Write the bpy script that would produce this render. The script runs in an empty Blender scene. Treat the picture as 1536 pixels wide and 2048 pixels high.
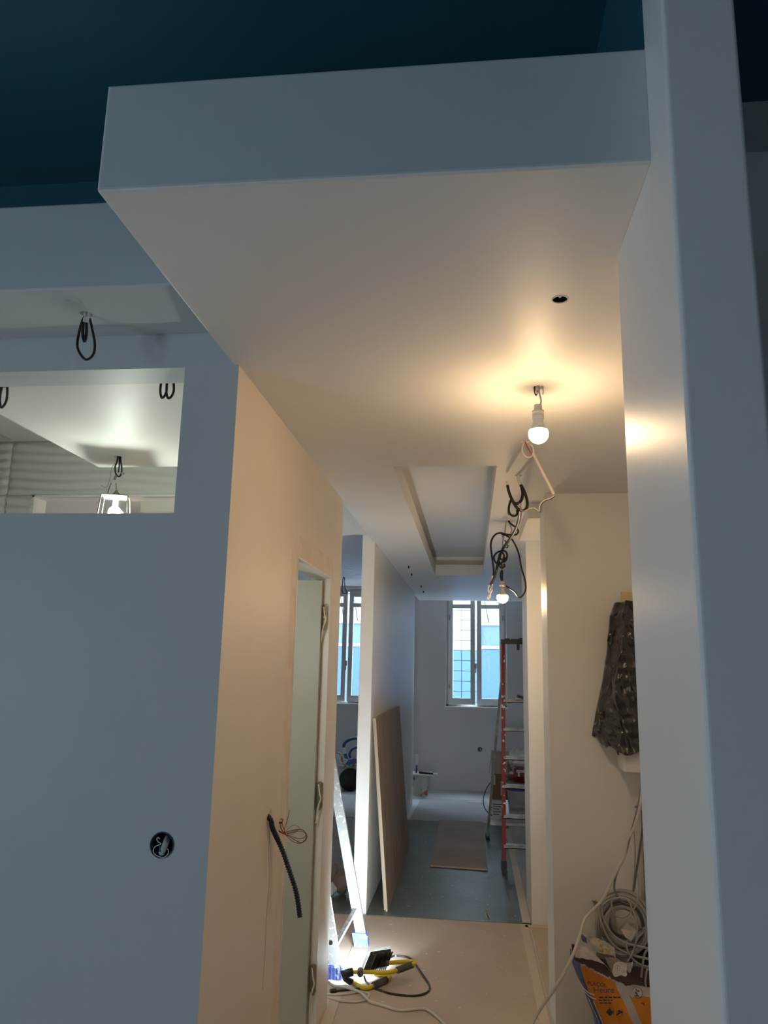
import bpy, bmesh, math, random
from mathutils import Vector, noise
random.seed(7)
C = bpy.context.scene.collection
SC = bpy.context.scene

# ------------------------------------------------------------------ camera
FPX, PITCH, YAW, ROLL, EYE = 1511.645, 0.199827, -0.116711, 0.021543, 1.62
CAM = Vector((0, 0, EYE))
_f = Vector((math.sin(YAW)*math.cos(PITCH), math.cos(YAW)*math.cos(PITCH), math.sin(PITCH)))
_r0 = Vector((math.cos(YAW), -math.sin(YAW), 0))
_u0 = _r0.cross(_f)
_r = _r0*math.cos(ROLL)+_u0*math.sin(ROLL)
_u = -_r0*math.sin(ROLL)+_u0*math.cos(ROLL)
cd = bpy.data.cameras.new('camera')
cd.sensor_fit = 'HORIZONTAL'; cd.sensor_width = 36.0
cd.lens = FPX/1536*36; cd.clip_start = 0.05; cd.clip_end = 200
cam = bpy.data.objects.new('camera', cd)
from mathutils import Matrix
cam.matrix_world = Matrix(((_r.x, _u.x, -_f.x, CAM.x), (_r.y, _u.y, -_f.y, CAM.y), (_r.z, _u.z, -_f.z, CAM.z), (0, 0, 0, 1)))
C.objects.link(cam); SC.camera = cam

# ------------------------------------------------------------------ world, exposure
SC.view_settings.view_transform = 'Standard'
SC.view_settings.look = 'None'
SC.view_settings.exposure = 0.0
SC.view_settings.gamma = 1.0
SC.view_settings.use_curve_mapping = False
w = bpy.data.worlds.new('sky'); SC.world = w; w.use_nodes = True
bg = w.node_tree.nodes['Background']
bg.inputs[0].default_value = (0.65, 0.83, 1.0, 1)
bg.inputs[1].default_value = 22.0

def portal(name, loc, rot, sx, sy):
    l = bpy.data.lights.new(name, 'AREA'); l.shape = 'RECTANGLE'; l.size = sx; l.size_y = sy
    l.cycles.is_portal = True
    o = bpy.data.objects.new(name, l); o.location = loc; o.rotation_euler = rot; C.objects.link(o)
portal('sky_portal_room', (-3.62, -0.75, 1.45), (0, -math.pi/2, 0), .82, .76)
portal('sky_portal_window', (0.095, 10.97, 1.9), (-math.pi/2, 0, 0), 0.95, 1.75)
portal('sky_portal_window', (-1.745, 10.97, 1.9), (-math.pi/2, 0, 0), 0.95, 1.75)

BULB = 330.0      # warm bulb radiance
BATH = 330.0      # bathroom bulb radiance
FLOOD = 460.0     # work light panel radiance

# ------------------------------------------------------------------ pixel helpers (1536 x 2048 frame)
def ray(x, y): return _f + _r*((x-768)/FPX) - _u*((y-1024)/FPX)
def onY(x, y, Y): d = ray(x, y); return CAM + d*(Y/d.y)
def onX(x, y, X): d = ray(x, y); return CAM + d*(X/d.x)
def onZ(x, y, Z): d = ray(x, y); return CAM + d*((Z-EYE)/d.z)
def proj(p):
    p = Vector(p)-CAM; z = p.dot(_f); return (768+FPX*p.dot(_r)/z, 1024-FPX*p.dot(_u)/z)

# ------------------------------------------------------------------ materials
def M(name, col, rough=.6, metal=0, spec=.5, noise_amt=0, noise_scale=6, col2=None, bump=0, bump_scale=80, emit=None, estr=0, thr=None, thr_w=.02, alpha=None, trans=0):
    m = bpy.data.materials.new(name); m.use_nodes = True
    nt = m.node_tree; p = nt.nodes['Principled BSDF']
    p.inputs['Base Color'].default_value = (*col, 1); p.inputs['Roughness'].default_value = rough
    p.inputs['Metallic'].default_value = metal; p.inputs['Specular IOR Level'].default_value = spec
    if trans: p.inputs['Transmission Weight'].default_value = trans
    if emit: p.inputs['Emission Color'].default_value = (*emit, 1); p.inputs['Emission Strength'].default_value = estr
    tc = nt.nodes.new('ShaderNodeTexCoord')
    if col2 is not None:
        n = nt.nodes.new('ShaderNodeTexNoise'); n.inputs['Scale'].default_value = noise_scale; n.inputs['Detail'].default_value = 6
        nt.links.new(tc.outputs['Object'], n.inputs['Vector'])
        r = nt.nodes.new('ShaderNodeValToRGB')
        a, b = (thr-thr_w, thr+thr_w) if thr is not None else (.35, .65)
        r.color_ramp.elements[0].position = a; r.color_ramp.elements[1].position = b
        r.color_ramp.elements[0].color = (*col, 1); r.color_ramp.elements[1].color = (*col2, 1)
        nt.links.new(n.outputs['Fac'], r.inputs['Fac']); nt.links.new(r.outputs['Color'], p.inputs['Base Color'])
    if bump:
        n2 = nt.nodes.new('ShaderNodeTexNoise'); n2.inputs['Scale'].default_value = bump_scale; n2.inputs['Detail'].default_value = 4
        nt.links.new(tc.outputs['Object'], n2.inputs['Vector'])
        b = nt.nodes.new('ShaderNodeBump'); b.inputs['Strength'].default_value = bump; b.inputs['Distance'].default_value = .01
        nt.links.new(n2.outputs['Fac'], b.inputs['Height']); nt.links.new(b.outputs['Normal'], p.inputs['Normal'])
    return m

WHITE = M('white_paint', (.85, .83, .80), .42, spec=.32, bump=.04, bump_scale=60)
CEIL = M('ceiling_paint', (.80, .78, .75), .5, spec=.2, bump=.03, bump_scale=30)
ROOMW = M('room_paint', (.62, .65, .66), .5, spec=.4, bump=.04, bump_scale=60)
PLASTER = M('skimmed_wall', (.73, .665, .585), .5, col2=(.75, .69, .615), noise_scale=2.5, bump=.05, bump_scale=40)
TEAL = M('teal_paint', (.028, .135, .18), .45, bump=.03)
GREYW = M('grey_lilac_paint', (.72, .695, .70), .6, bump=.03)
FLOORM = M('screed', (.62, .60, .57), .55, col2=(.70, .68, .65), noise_scale=3, bump=.05, bump_scale=40)
def dirty(name, c1, c2, splat, rough, thr=.69, sc=24, bump=.06):
    m = M(name, c1, rough, col2=c2, noise_scale=2.2, bump=bump, bump_scale=16)
    nt = m.node_tree; p = nt.nodes['Principled BSDF']
    old = p.inputs['Base Color'].links[0].from_socket
    tc = [n for n in nt.nodes if n.type == 'TEX_COORD'][0]
    n = nt.nodes.new('ShaderNodeTexNoise'); n.inputs['Scale'].default_value = sc; n.inputs['Detail'].default_value = 3
    nt.links.new(tc.outputs['Object'], n.inputs['Vector'])
    r = nt.nodes.new('ShaderNodeValToRGB'); r.color_ramp.elements[0].position = thr; r.color_ramp.elements[1].position = thr+.03
    nt.links.new(n.outputs['Fac'], r.inputs['Fac'])
    mx = nt.nodes.new('ShaderNodeMix'); mx.data_type = 'RGBA'
    nt.links.new(r.outputs['Color'], mx.inputs['Factor']); nt.links.new(old, mx.inputs[6]); mx.inputs[7].default_value = (*splat, 1)
    nt.links.new(mx.outputs[2], p.inputs['Base Color'])
    return m
CARD = dirty('floor_card', (.50, .395, .305), (.56, .45, .36), (.72, .64, .56), .6)
FILM = dirty('green_film', (.085, .105, .088), (.115, .135, .115), (.42, .42, .39), .42, thr=.685, bump=.25)
BOARD = dirty('plasterboard', (.33, .25, .20), (.42, .33, .27), (.52, .46, .42), .7, thr=.72)
GREYCARD = dirty('grey_card', (.42, .39, .37), (.48, .45, .43), (.62, .60, .58), .6, thr=.72)
BROWNCARD = dirty('brown_card', (.22, .18, .145), (.28, .23, .19), (.5, .46, .42), .6, thr=.74)
LEANB = M('stained_board', (.36, .275, .215), .75, col2=(.27, .205, .16), noise_scale=5, thr=.6, thr_w=.05, bump=.05)
def stretch(m, s):
    nt = m.node_tree; tc = [n for n in nt.nodes if n.type == 'TEX_COORD'][0]
    mp = nt.nodes.new('ShaderNodeMapping'); mp.inputs['Scale'].default_value = s
    for l in list(tc.outputs['Object'].links):
        nt.links.new(mp.outputs[0], l.to_socket)
    nt.links.new(tc.outputs['Object'], mp.inputs[0])
stretch(LEANB, (1, 1.6, .45))
PAPEREDGE = M('board_edge', (.46, .36, .25), .7)
TAPE = M('masking_tape', (.62, .52, .40), .5)
BLACK = M('black_plastic', (.008, .008, .009), .4)
DARK = M('void_shade', (.004, .004, .004), .9)  # near-black colour standing in for shade inside holes
CABLEK = M('black_conduit', (.012, .010, .010), .38, col2=(.30, .28, .26), noise_scale=30, thr=.76, thr_w=.02)
CABLEW = M('pale_wire', (.55, .50, .45), .5)
CABLEP = M('pale_cord', (.68, .63, .57), .5)
CABLEG = M('grey_cable', (.40, .38, .34), .5)
CABLEG2 = M('dark_grey_cable', (.16, .155, .15), .5)
CREAMTUBE = M('grey_beige_tube', (.52, .46, .38), .5)
PLASTW = M('white_plastic', (.80, .78, .74), .4)
NAVY = M('navy_conduit', (.006, .018, .048), .45)
REDWIRE = M('red_wire', (.35, .035, .02), .45)
ORWIRE = M('orange_wire', (.42, .16, .06), .45)
GRNWIRE = M('green_wire', (.02, .06, .045), .45)
YELLOW = M('yellow_tube', (.72, .52, .02), .35)
RUBBER = M('grey_rubber', (.09, .08, .075), .7)
BLUEFOOT = M('blue_rubber', (.10, .16, .55), .5, col2=(.55, .62, .8), noise_scale=45, thr=.6)
ALU = M('splashed_aluminium', (.55, .57, .58), .35, metal=.6, col2=(.85, .85, .84), noise_scale=40, thr=.58, thr_w=.03)
ALUG = M('grey_aluminium', (.30, .29, .27), .42, metal=.5, col2=(.5, .49, .46), noise_scale=20)
REDP = M('red_paint_splashed', (.25, .008, .012), .4, col2=(.75, .72, .68), noise_scale=26, thr=.62, thr_w=.012)
CASEK = M('lamp_housing', (.035, .035, .035), .5, col2=(.35, .34, .33), noise_scale=70, thr=.68)
GALV = M('galvanised', (.34, .35, .34), .4, metal=.7, col2=(.5, .5, .48), noise_scale=40)
WOODW = M('window_white', (.62, .60, .58), .45)
STEEL = M('hinge_steel', (.30, .27, .22), .4, metal=.7)
TAPEY = M('yellow_tape', (.80, .66, .38), .5)
BAGK = M('black_film', (.011, .010, .0095), .24, spec=.85, bump=.6, bump_scale=28)
ORANGE = M('orange_paper', (.72, .27, .012), .55, col2=(.60, .20, .01), noise_scale=8, bump=.3, bump_scale=18)
BLUEP = M('blue_paper', (.045, .085, .27), .5, bump=.3, bump_scale=18)
WHITEP = M('white_paper', (.60, .56, .53), .6, col2=(.45, .41, .39), noise_scale=12, bump=.3, bump_scale=20)
BROWNIN = M('paper_inside', (.16, .11, .09), .7)
INK = M('navy_ink', (.03, .03, .09), .5)
INKR = M('red_ink', (.45, .02, .03), .5)
CARDBOX = M('brown_cardboard', (.20, .12, .065), .7)
CARDPALE = M('pale_cardboard', (.42, .36, .29), .7)
CARTON = M('white_carton', (.62, .60, .57), .6)
BUCKG = M('grey_bucket_plastic', (.42, .42, .42), .45, col2=(.03, .03, .03), noise_scale=14, thr=.66)
BUCKB = M('blue_lid', (.03, .05, .20), .4)
REDBAG = M('red_bag', (.22, .01, .01), .5, bump=.4, bump_scale=20)
WBAG = M('white_bag', (.88, .88, .90), .45, bump=.5, bump_scale=20)
BUCKR = M('printed_bucket', (.55, .53, .50), .45, col2=(.45, .03, .03), noise_scale=9, thr=.6)
BLUEHOSE = M('blue_hose', (.03, .08, .2), .4)
BLUEBODY = M('blue_body', (.06, .16, .42), .4, col2=(.6, .62, .66), noise_scale=20, thr=.6)
KRAFT = M('kraft_bag', (.20, .13, .10), .75, bump=.5, bump_scale=25)
STONE = M('pale_stone', (.26, .26, .25), .8, col2=(.21, .21, .205), noise_scale=2)
MORTAR = M('stone_joint', (.085, .09, .095), .9)
BLUEF = M('blue_shopfront', (.012, .042, .125), .6)
BLUEF2 = M('blue_shopfront_pale', (.018, .055, .135), .6)
GLASSF = M('shop_glass', (.028, .055, .095), .4)
STREET = M('street', (.25, .25, .26), .9)
TILE = M('glazed_tile', (.66, .67, .62), .28, spec=.6)
GROUT = M('grout', (.40, .40, .37), .8)
BULBW = M('bulb_warm', (1, .9, .75), .4, emit=(1.0, .69, .38), estr=BULB)
BULBC = M('bulb_cool', (1, 1, 1), .4, emit=(.93, 1.0, .88), estr=BATH)
BULBC_ASSUMED = M('bulb_cool_dim_assumed', (1, 1, 1), .4, emit=(.93, 1.0, .88), estr=BATH*.9)
BULBW_ASSUMED = M('bulb_warm_dim_assumed', (1, .9, .75), .4, emit=(1.0, .70, .40), estr=BULB*.35)
PANEL = M('led_panel', (1, 1, 1), .4, emit=(.80, .93, 1.0), estr=FLOOD)
DIFF = M('lamp_rim', (.9, .9, .9), .5, trans=.6)
def glass(name, tint=(1, 1, 1), g=.08, rough=.02):
    m = bpy.data.materials.new(name); m.use_nodes = True; nt = m.node_tree
    nt.nodes.remove(nt.nodes['Principled BSDF']); out = nt.nodes['Material Output']
    t = nt.nodes.new('ShaderNodeBsdfTransparent'); t.inputs[0].default_value = (*tint, 1)
    s = nt.nodes.new('ShaderNodeBsdfGlossy'); s.inputs['Roughness'].default_value = rough
    mx = nt.nodes.new('ShaderNodeMixShader'); mx.inputs[0].default_value = g
    nt.links.new(t.outputs[0], mx.inputs[1]); nt.links.new(s.outputs[0], mx.inputs[2]); nt.links.new(mx.outputs[0], out.inputs[0])
    return m
PANE = glass('window_glass', (.93, .97, 1), .06)
LGLASS = glass('lantern_glass', (.92, .95, .95), .12, .05)

# ------------------------------------------------------------------ mesh helpers
def smooth(pts, k=6):
    pts = [Vector(p) for p in pts]
    if len(pts) < 3: return pts
    out = []
    P = [pts[0]*2-pts[1]]+pts+[pts[-1]*2-pts[-2]]
    for i in range(1, len(P)-2):
        a, b, c, d = P[i-1], P[i], P[i+1], P[i+2]
        for j in range(k):
            t = j/k
            out.append(.5*((2*b)+(c-a)*t+(2*a-5*b+4*c-d)*t*t+(3*b-a-3*c+d)*t**3))
    out.append(pts[-1]); return out

class MB:
    def __init__(s): s.v = []; s.f = []; s.m = []; s.sm = []
    def add(s, vs, fs, mi=0, sm=False):
        o = len(s.v); s.v += [Vector(v) for v in vs]
        for f in fs: s.f.append([o+i for i in f]); s.m.append(mi); s.sm.append(sm)
        return s
    def box(s, a, b, mi=0, R=None, piv=None):
        x0, y0, z0 = a; x1, y1, z1 = b
        vs = [Vector(p) for p in ((x0, y0, z0), (x1, y0, z0), (x1, y1, z0), (x0, y1, z0), (x0, y0, z1), (x1, y0, z1), (x1, y1, z1), (x0, y1, z1))]
        if R is not None: vs = [R @ (v-Vector(piv))+Vector(piv) for v in vs]
        return s.add(vs, [(0, 3, 2, 1), (4, 5, 6, 7), (0, 1, 5, 4), (1, 2, 6, 5), (2, 3, 7, 6), (3, 0, 4, 7)], mi)
    def bar(s, a, b, wv, dv, mi=0):
        """bar from a to b; wv, dv half-extents as vectors"""
        a, b, wv, dv = Vector(a), Vector(b), Vector(wv), Vector(dv)
        vs = [a-wv-dv, a+wv-dv, a+wv+dv, a-wv+dv, b-wv-dv, b+wv-dv, b+wv+dv, b-wv+dv]
        return s.add(vs, [(0, 3, 2, 1), (4, 5, 6, 7), (0, 1, 5, 4), (1, 2, 6, 5), (2, 3, 7, 6), (3, 0, 4, 7)], mi)
    def prism(s, poly, z0, z1, mi=0):
        n = len(poly); vs = [(x, y, z0) for x, y in poly]+[(x, y, z1) for x, y in poly]
        fs = [tuple(range(n))[::-1], tuple(range(n, 2*n))]+[(i, (i+1) % n, n+(i+1) % n, n+i) for i in range(n)]
        return s.add(vs, fs, mi)
    def tube(s, pts, r, n=8, mi=0, cap=True):
        pts = [Vector(p) for p in pts]; N = len(pts)
        rr = r if isinstance(r, (list, tuple)) else [r]*N
        t = (pts[1]-pts[0]).normalized(); a = Vector((0, 0, 1)) if abs(t.z) < .9 else Vector((1, 0, 0))
        u = t.cross(a).normalized(); vs = []
        for i in range(N):
            t = (pts[min(i+1, N-1)]-pts[max(i-1, 0)])
            t = t.normalized() if t.length > 1e-9 else Vector((0, 0, 1))
            u = (u-t*u.dot(t)); u = u.normalized() if u.length > 1e-6 else t.orthogonal().normalized()
            w_ = t.cross(u)
            for k in range(n):
                an = 2*math.pi*k/n; vs.append(pts[i]+(u*math.cos(an)+w_*math.sin(an))*rr[i])
        fs = [(i*n+k, i*n+(k+1) % n, (i+1)*n+(k+1) % n, (i+1)*n+k) for i in range(N-1) for k in range(n)]
        s.add(vs, fs, mi, True)
        if cap: s.add([vs[k] for k in range(n)], [tuple(range(n))[::-1]], mi); s.add([vs[(N-1)*n+k] for k in range(n)], [tuple(range(n))], mi)
        return s
    def lathe(s, prof, c, n=24, axis='Z', mi=0, cap=True):
        c = Vector(c); vs = []
        for r, h in prof:
            for k in range(n):
                a = 2*math.pi*k/n; x, y = r*math.cos(a), r*math.sin(a)
                vs.append(c+(Vector((x, y, h)) if axis == 'Z' else Vector((x, h, y)) if axis == 'Y' else Vector((h, x, y))))
        N = len(prof)
        fs = [(i*n+k, i*n+(k+1) % n, (i+1)*n+(k+1) % n, (i+1)*n+k) for i in range(N-1) for k in range(n)]
        s.add(vs, fs, mi, True)
        if cap:
            s.add(vs[:n], [tuple(range(n))[::-1]], mi); s.add(vs[-n:], [tuple(range(n))], mi)
        return s
    def grid(s, fn, nu, nv, mi=0, sm=True, mfn=None):
        vs = [fn(i/nu, j/nv) for j in range(nv+1) for i in range(nu+1)]
        o = len(s.v); s.v += [Vector(v) for v in vs]
        for j in range(nv):
            for i in range(nu):
                s.f.append([o+j*(nu+1)+i, o+j*(nu+1)+i+1, o+(j+1)*(nu+1)+i+1, o+(j+1)*(nu+1)+i])
                s.m.append(mfn((i+.5)/nu, (j+.5)/nv) if mfn else mi); s.sm.append(sm)
        return s
    def build(s, name, mat, parent=None, base=None, fix=True):
        me = bpy.data.meshes.new(name)
        org = Vector(parent['_w']) if parent is not None and '_w' in parent else Vector(base or (0, 0, 0))
        me.from_pydata([v-org for v in s.v], [], s.f)
        for mt in (mat if isinstance(mat, (list, tuple)) else [mat]): me.materials.append(mt)
        me.polygons.foreach_set('material_index', s.m); me.polygons.foreach_set('use_smooth', s.sm)
        if fix:
            bm = bmesh.new(); bm.from_mesh(me); bmesh.ops.recalc_face_normals(bm, faces=bm.faces); bm.to_mesh(me); bm.free()
        me.update()
        o = bpy.data.objects.new(name, me); C.objects.link(o)
        if parent is not None:
            o.parent = parent; o['_w'] = tuple(org)
        else:
            o.location = org; o['_w'] = tuple(org)
        return o

def tag(o, label, cat, group=None, kind=None):
    o['label'] = label; o['category'] = cat
    if group: o['group'] = group
    if kind: o['kind'] = kind
    return o
def thing(name, label, cat, base, group=None):
    o = bpy.data.objects.new(name, None); o.empty_display_size = .05
    C.objects.link(o); o.location = base; o['_w'] = tuple(base)
    return tag(o, label, cat, group)
def struct(mb, name, mat, label, cat):
    o = mb.build(name, mat); return tag(o, label, cat, kind='structure')
def cut(o, cutters):
    """boolean-subtract MB solids from object o"""
    for cb in cutters:
        c = cb.build('cutter', DARK)
        md = o.modifiers.new('cut', 'BOOLEAN'); md.operation = 'DIFFERENCE'; md.object = c; md.solver = 'EXACT'
        dg = bpy.context.evaluated_depsgraph_get()
        me = bpy.data.meshes.new_from_object(o.evaluated_get(dg))
        o.modifiers.clear(); old = o.data; o.data = me; bpy.data.meshes.remove(old)
        cm = c.data; bpy.data.objects.remove(c); bpy.data.meshes.remove(cm)
def bevel(o, w_, seg=3, flt=None):
    bm = bmesh.new(); bm.from_mesh(o.data)
    bmesh.ops.remove_doubles(bm, verts=bm.verts, dist=1e-5)
    es = [e for e in bm.edges if (flt is None or flt(e))]
    bmesh.ops.bevel(bm, geom=es, offset=w_, segments=seg, affect='EDGES', profile=.5)
    bm.to_mesh(o.data); bm.free(); o.data.update()

ZC = 2.5     # corridor ceiling
XL = -.695   # corridor left face
XR = .376    # niche line on the right

# ================================================================== SETTING
# floor
struct(MB().box((-3.6, -3.3, -.1), (2.6, 10.95, 0)), 'floor', FLOORM, 'pale bare screed floor running through the flat', 'floor')
# outer shell
b = MB()
for a, c in (((-3.6, -3.3, 0), (-3.5, -1.12, 3.3)), ((-3.6, -.38, 0), (-3.5, 10.95, 3.3)), ((-3.6, -1.12, 0), (-3.5, -.38, 1.05)), ((-3.6, -1.12, 1.84), (-3.5, -.38, 3.3))): b.box(a, c)
struct(b, 'wall_left', ROOMW, 'outer wall with an assumed tall opening lighting the near room', 'wall')  # opening is assumed, out of view, placed to bring daylight from the left
struct(MB().box((-3.5, -3.3, 0), (2.6, -3.2, 3.3)), 'wall_back', ROOMW, 'plain painted wall at the back of the near room', 'wall')
struct(MB().box((2.5, -3.2, 0), (2.6, 10.95, 3.3)), 'wall_right', ROOMW, 'long outer side wall past the niches', 'wall')
# ceiling of the near room (teal) and roof over the rest
b = MB().box((-3.6, -3.3, 3.15), (2.6, 2.21, 3.3), 0).box((-3.6, 2.21, 3.15), (2.6, 10.95, 3.3), 1)
struct(b, 'ceiling', [TEAL, CEIL], 'dark teal painted ceiling high above the box soffit', 'ceiling')

# front wall with the interior window opening
OX0, OX1, OZ0, OZ1 = -2.3, -.864, 2.043, 2.495
oc = onY(324, 1690, 2.085)
hole = MB().lathe([(.031, -.02), (.031, .055)], (oc.x, 2.085, oc.z), 28, 'Y')
# cut the socket hole only out of the lower block
wall_lo = MB().box((-3.5, 2.085, 0), (XL, 2.21, OZ0)).build('wall_front', [ROOMW, PLASTER])
b = MB(); b.box((-3.5, 2.085, OZ0), (OX0, 2.21, OZ1)).box((OX1, 2.085, OZ0), (XL, 2.21, OZ1))
b.box((-3.5, 2.085, OZ1), (XL, 2.21, 2.86)); b.box((-3.5, 2.085, 2.86), (XL, 2.21, 3.15), 1).box((XL, 2.085, 2.735), (.317, 2.21, 3.15), 1)
tag(wall_lo, 'blue-grey front wall under the high interior window', 'wall', kind='structure')
cut(wall_lo, [hole])
def corridor_side(o, idx):
    for p in o.data.polygons:
        if p.normal.x > .9 and abs(p.center.x-XL) < .002 and p.center.z < 2.6: p.material_index = idx
corridor_side(wall_lo, 1)
wfu = struct(b, 'wall_front_upper', [ROOMW, TEAL, PLASTER], 'wall round the high interior window, teal above the soffit', 'wall')
corridor_side(wfu, 2)

# box soffit left, in front of the wall
o = struct(MB().box((-3.5, 1.783, 2.605), (-.714, 2.085, 2.863)), 'ceiling_box_left', ROOMW, 'shallow boxed soffit over the interior window', 'soffit')
bevel(o, .005, 2)
sc1 = onZ(172, 628, 2.605)
cut(o, [MB().lathe([(.018, -.05), (.018, .04)], (sc1.x, sc1.y, 2.605), 20)])

# pillar: end of the thin partition on the right
def rr(x0, y0, x1, y1, r, n=4):
    out = []
    for cx, cy, a0 in ((x0+r, y0+r, math.pi), (x1-r, y0+r, 1.5*math.pi)):
        for k in range(n+1):
            a = a0+k*math.pi/2/n; out.append((cx+r*math.cos(a), cy+r*math.sin(a)))
    return out+[(x1, y1), (x0, y1)]
b = MB().prism(rr(.317, 1.11, .434, 1.228, .007), 0, 3.15).box((.317, 1.228, 0), (.434, 1.541, 2.735)).box((.317, 1.228, 2.735), (.434, 2.085, 3.15), 1).box((.317, 1.541, 2.53), (.434, 2.085, 2.735), 1)
struct(b, 'wall_right_end', [WHITE, TEAL], 'tall white end of a thin partition by the corridor mouth', 'wall')
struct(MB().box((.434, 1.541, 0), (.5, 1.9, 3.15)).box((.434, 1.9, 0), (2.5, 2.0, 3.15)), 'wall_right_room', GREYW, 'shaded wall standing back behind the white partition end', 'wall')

# corridor ceiling with its coffer and holes
b = MB().box((-.714, 1.228, ZC), (.317, 1.541, 2.735)).box((-.714, 1.541, ZC), (.317, 2.085, 2.735))
BEAM = MB().box((-.714, 1.228, ZC), (.3165, 10.36, 2.735)).build('ceiling_corridor', [CEIL, ROOMW])
tag(BEAM, 'white lowered corridor ceiling with a long coffer', 'ceiling', kind='structure')
bevel(BEAM, .007, 3, lambda e: all(v.co.y < 1.3 for v in e.verts) and not all(v.co.x > .3 for v in e.verts) or (all(v.co.x < -.7 for v in e.verts) and all(v.co.z < 2.6 for v in e.verts)))
cutters = [MB().box((-.350, 3.29, 2.4), (.115, 7.45, 2.607)), MB().box((-.415, 3.225, 2.607), (.18, 7.515, 2.692))]
holes = {'bulb': onZ(1077, 775, ZC), 'spot': onZ(1120, 599, ZC), 'tube': onZ(1051, 884, ZC), 'loop': onZ(1037, 951, ZC), 'knot': onZ(1016, 1042, ZC), 'tail': onZ(1006, 1072, ZC)}
spots = [onZ(816, 1132, ZC), onZ(822, 1147, ZC), onZ(841, 1171, ZC), onZ(846, 1182, ZC)]
for k, p in holes.items(): cutters.append(MB().lathe([(.018, -.05), (.018, .05)], (p.x, p.y, ZC), 24))
for p in spots: cutters.append(MB().lathe([(.021, -.05), (.021, .035)], (p.x, p.y, ZC), 20))
cut(BEAM, cutters)
# the front face is plain room paint
for p in BEAM.data.polygons:
    if p.normal.y < -.9 and p.center.y < 1.24: p.material_index = 1
struct(MB().box((.3165, 1.541, ZC), (2.5, 10.36, 2.735)), 'ceiling_niches', CEIL, 'white ceiling over the niches right of the corridor', 'ceiling')

# corridor left wall with the doorway
DY0, DY1, DZ = 2.97, 3.70, 2.04
ch = onX(541, 1628, XL)
b = MB().box((-.795, 2.21, 0), (XL, DY0, ZC))
wl = struct(b, 'wall_corridor_left', PLASTER, 'skimmed corridor wall between front corner and doorway', 'wall')
wh = onX(566, 1638, XL)
cut(wl, [MB().lathe([(.016, -.03), (.016, .05)], (XL, ch.y, ch.z), 18, 'X') , MB().lathe([(.006, -.03), (.006, .03)], (XL, wh.y, wh.z), 12, 'X')])
struct(MB().box((-.795, DY0, DZ), (XL, DY1, ZC)).box((-.795, DY1, 0), (XL, 4.0, ZC)).box((-.795, 2.21, ZC), (-.7145, 4.0, 3.15)), 'wall_corridor_end', PLASTER, 'corridor wall over and beyond the doorway', 'wall')
# doorway lining, door leaf, hinges
b = MB()
for y0, y1 in ((DY0-.004, DY0+.004), (DY1-.004, DY1+.004)): b.box((XL-.03, y0, 0), (XL+.003, y1, DZ+.002))
b.box((XL-.03, DY0, DZ-.004), (XL+.003, DY1, DZ+.004))
struct(b, 'trim_1', PLASTW, 'thin pale metal lining edge round the doorway', 'trim')
door = bpy.data.objects.new('door_1', None); C.objects.link(door); door.location = (-.73, 3.68, 0); door['_w'] = (-.73, 3.68, 0)
tag(door, 'plain flush door standing open into the bathroom', 'door', kind='structure')
lf = MB().box((-1.44, 3.652, .012), (-.727, 3.692, 2.022)).build('door_leaf', M('door_paint', (.42, .41, .36), .45), door)
for hp in ((650, 1235), (640, 1590), (627, 1957)):
    p = onY(*hp, 3.69)
    h = MB().box((p.x-.014, 3.684, p.z-.055), (p.x+.012, 3.697, p.z+.055)).tube([(p.x, 3.68, p.z+.006), (p.x, 3.68, p.z+.062)], .0085, 10).tube([(p.x, 3.68, p.z-.062), (p.x, 3.68, p.z-.006)], .0085, 10)
    hg = h.build('hinge', STEEL, door)
    s = smooth([(p.x-.006, 3.674, p.z+.05), (p.x+.003, 3.664, p.z+.01), (p.x+.010, 3.66, p.z-.012), (p.x-.002, 3.664, p.z-.05), (p.x-.012, 3.67, p.z-.12)], 5)
    MB().tube(s, .0035, 6).build('tape_strip', M('cream_tape', (.72, .66, .50), .6), hg)
# skim patches of filler round the doorway
SKIM = M('filler_skim', (.70, .60, .51), .6, col2=(.76, .69, .61), noise_scale=14, bump=.2, bump_scale=50)
def ragged(p0, p1, q0, q1, n=26):
    '''thin uneven patch on the corridor face between two edges given as (y, z)'''
    def fn(u, v):
        a = (p0[0]+(p1[0]-p0[0])*u, p0[1]+(p1[1]-p0[1])*u); c = (q0[0]+(q1[0]-q0[0])*u, q0[1]+(q1[1]-q0[1])*u)
        k = .010*noise.noise((u*14, v*3, p0[1])) if v < .5 else 0
        return (XL+.0012*math.sin(math.pi*min(1, max(0, .12+.88*v))*.5)-.0002, a[0]+(c[0]-a[0])*v+k, a[1]+(c[1]-a[1])*v)
    return MB().grid(fn, n, 4)
ragged((2.865, .0), (2.865, 2.13), (DY0-.002, .0), (DY0-.002, 2.045)).build('filler_patch', SKIM, wl, fix=False)
wce = bpy.data.objects['wall_corridor_end']
ragged((2.975, 2.135), (3.76, 2.135), (2.975, 2.046), (3.76, 2.046)).build('filler_patch', SKIM, wce, fix=False)
MB().tube(smooth([onX(541, 1655, XL), onX(537, 1700, XL), onX(538, 1760, XL), onX(533, 1830, XL), onX(530, 1900, XL), onX(525, 1980, XL)], 5), .0009, 5).build('wall_scratch', M('scratch_grey', (.30, .27, .24), .7), wl)
# partition further along
struct(MB().box((-.785, 5.4, 0), (XL, 9.45, ZC)).box((-.785, 5.4, ZC), (-.7145, 9.45, 2.72)), 'wall_partition', WHITE, 'white partition carrying the leaning boards', 'wall')
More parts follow.
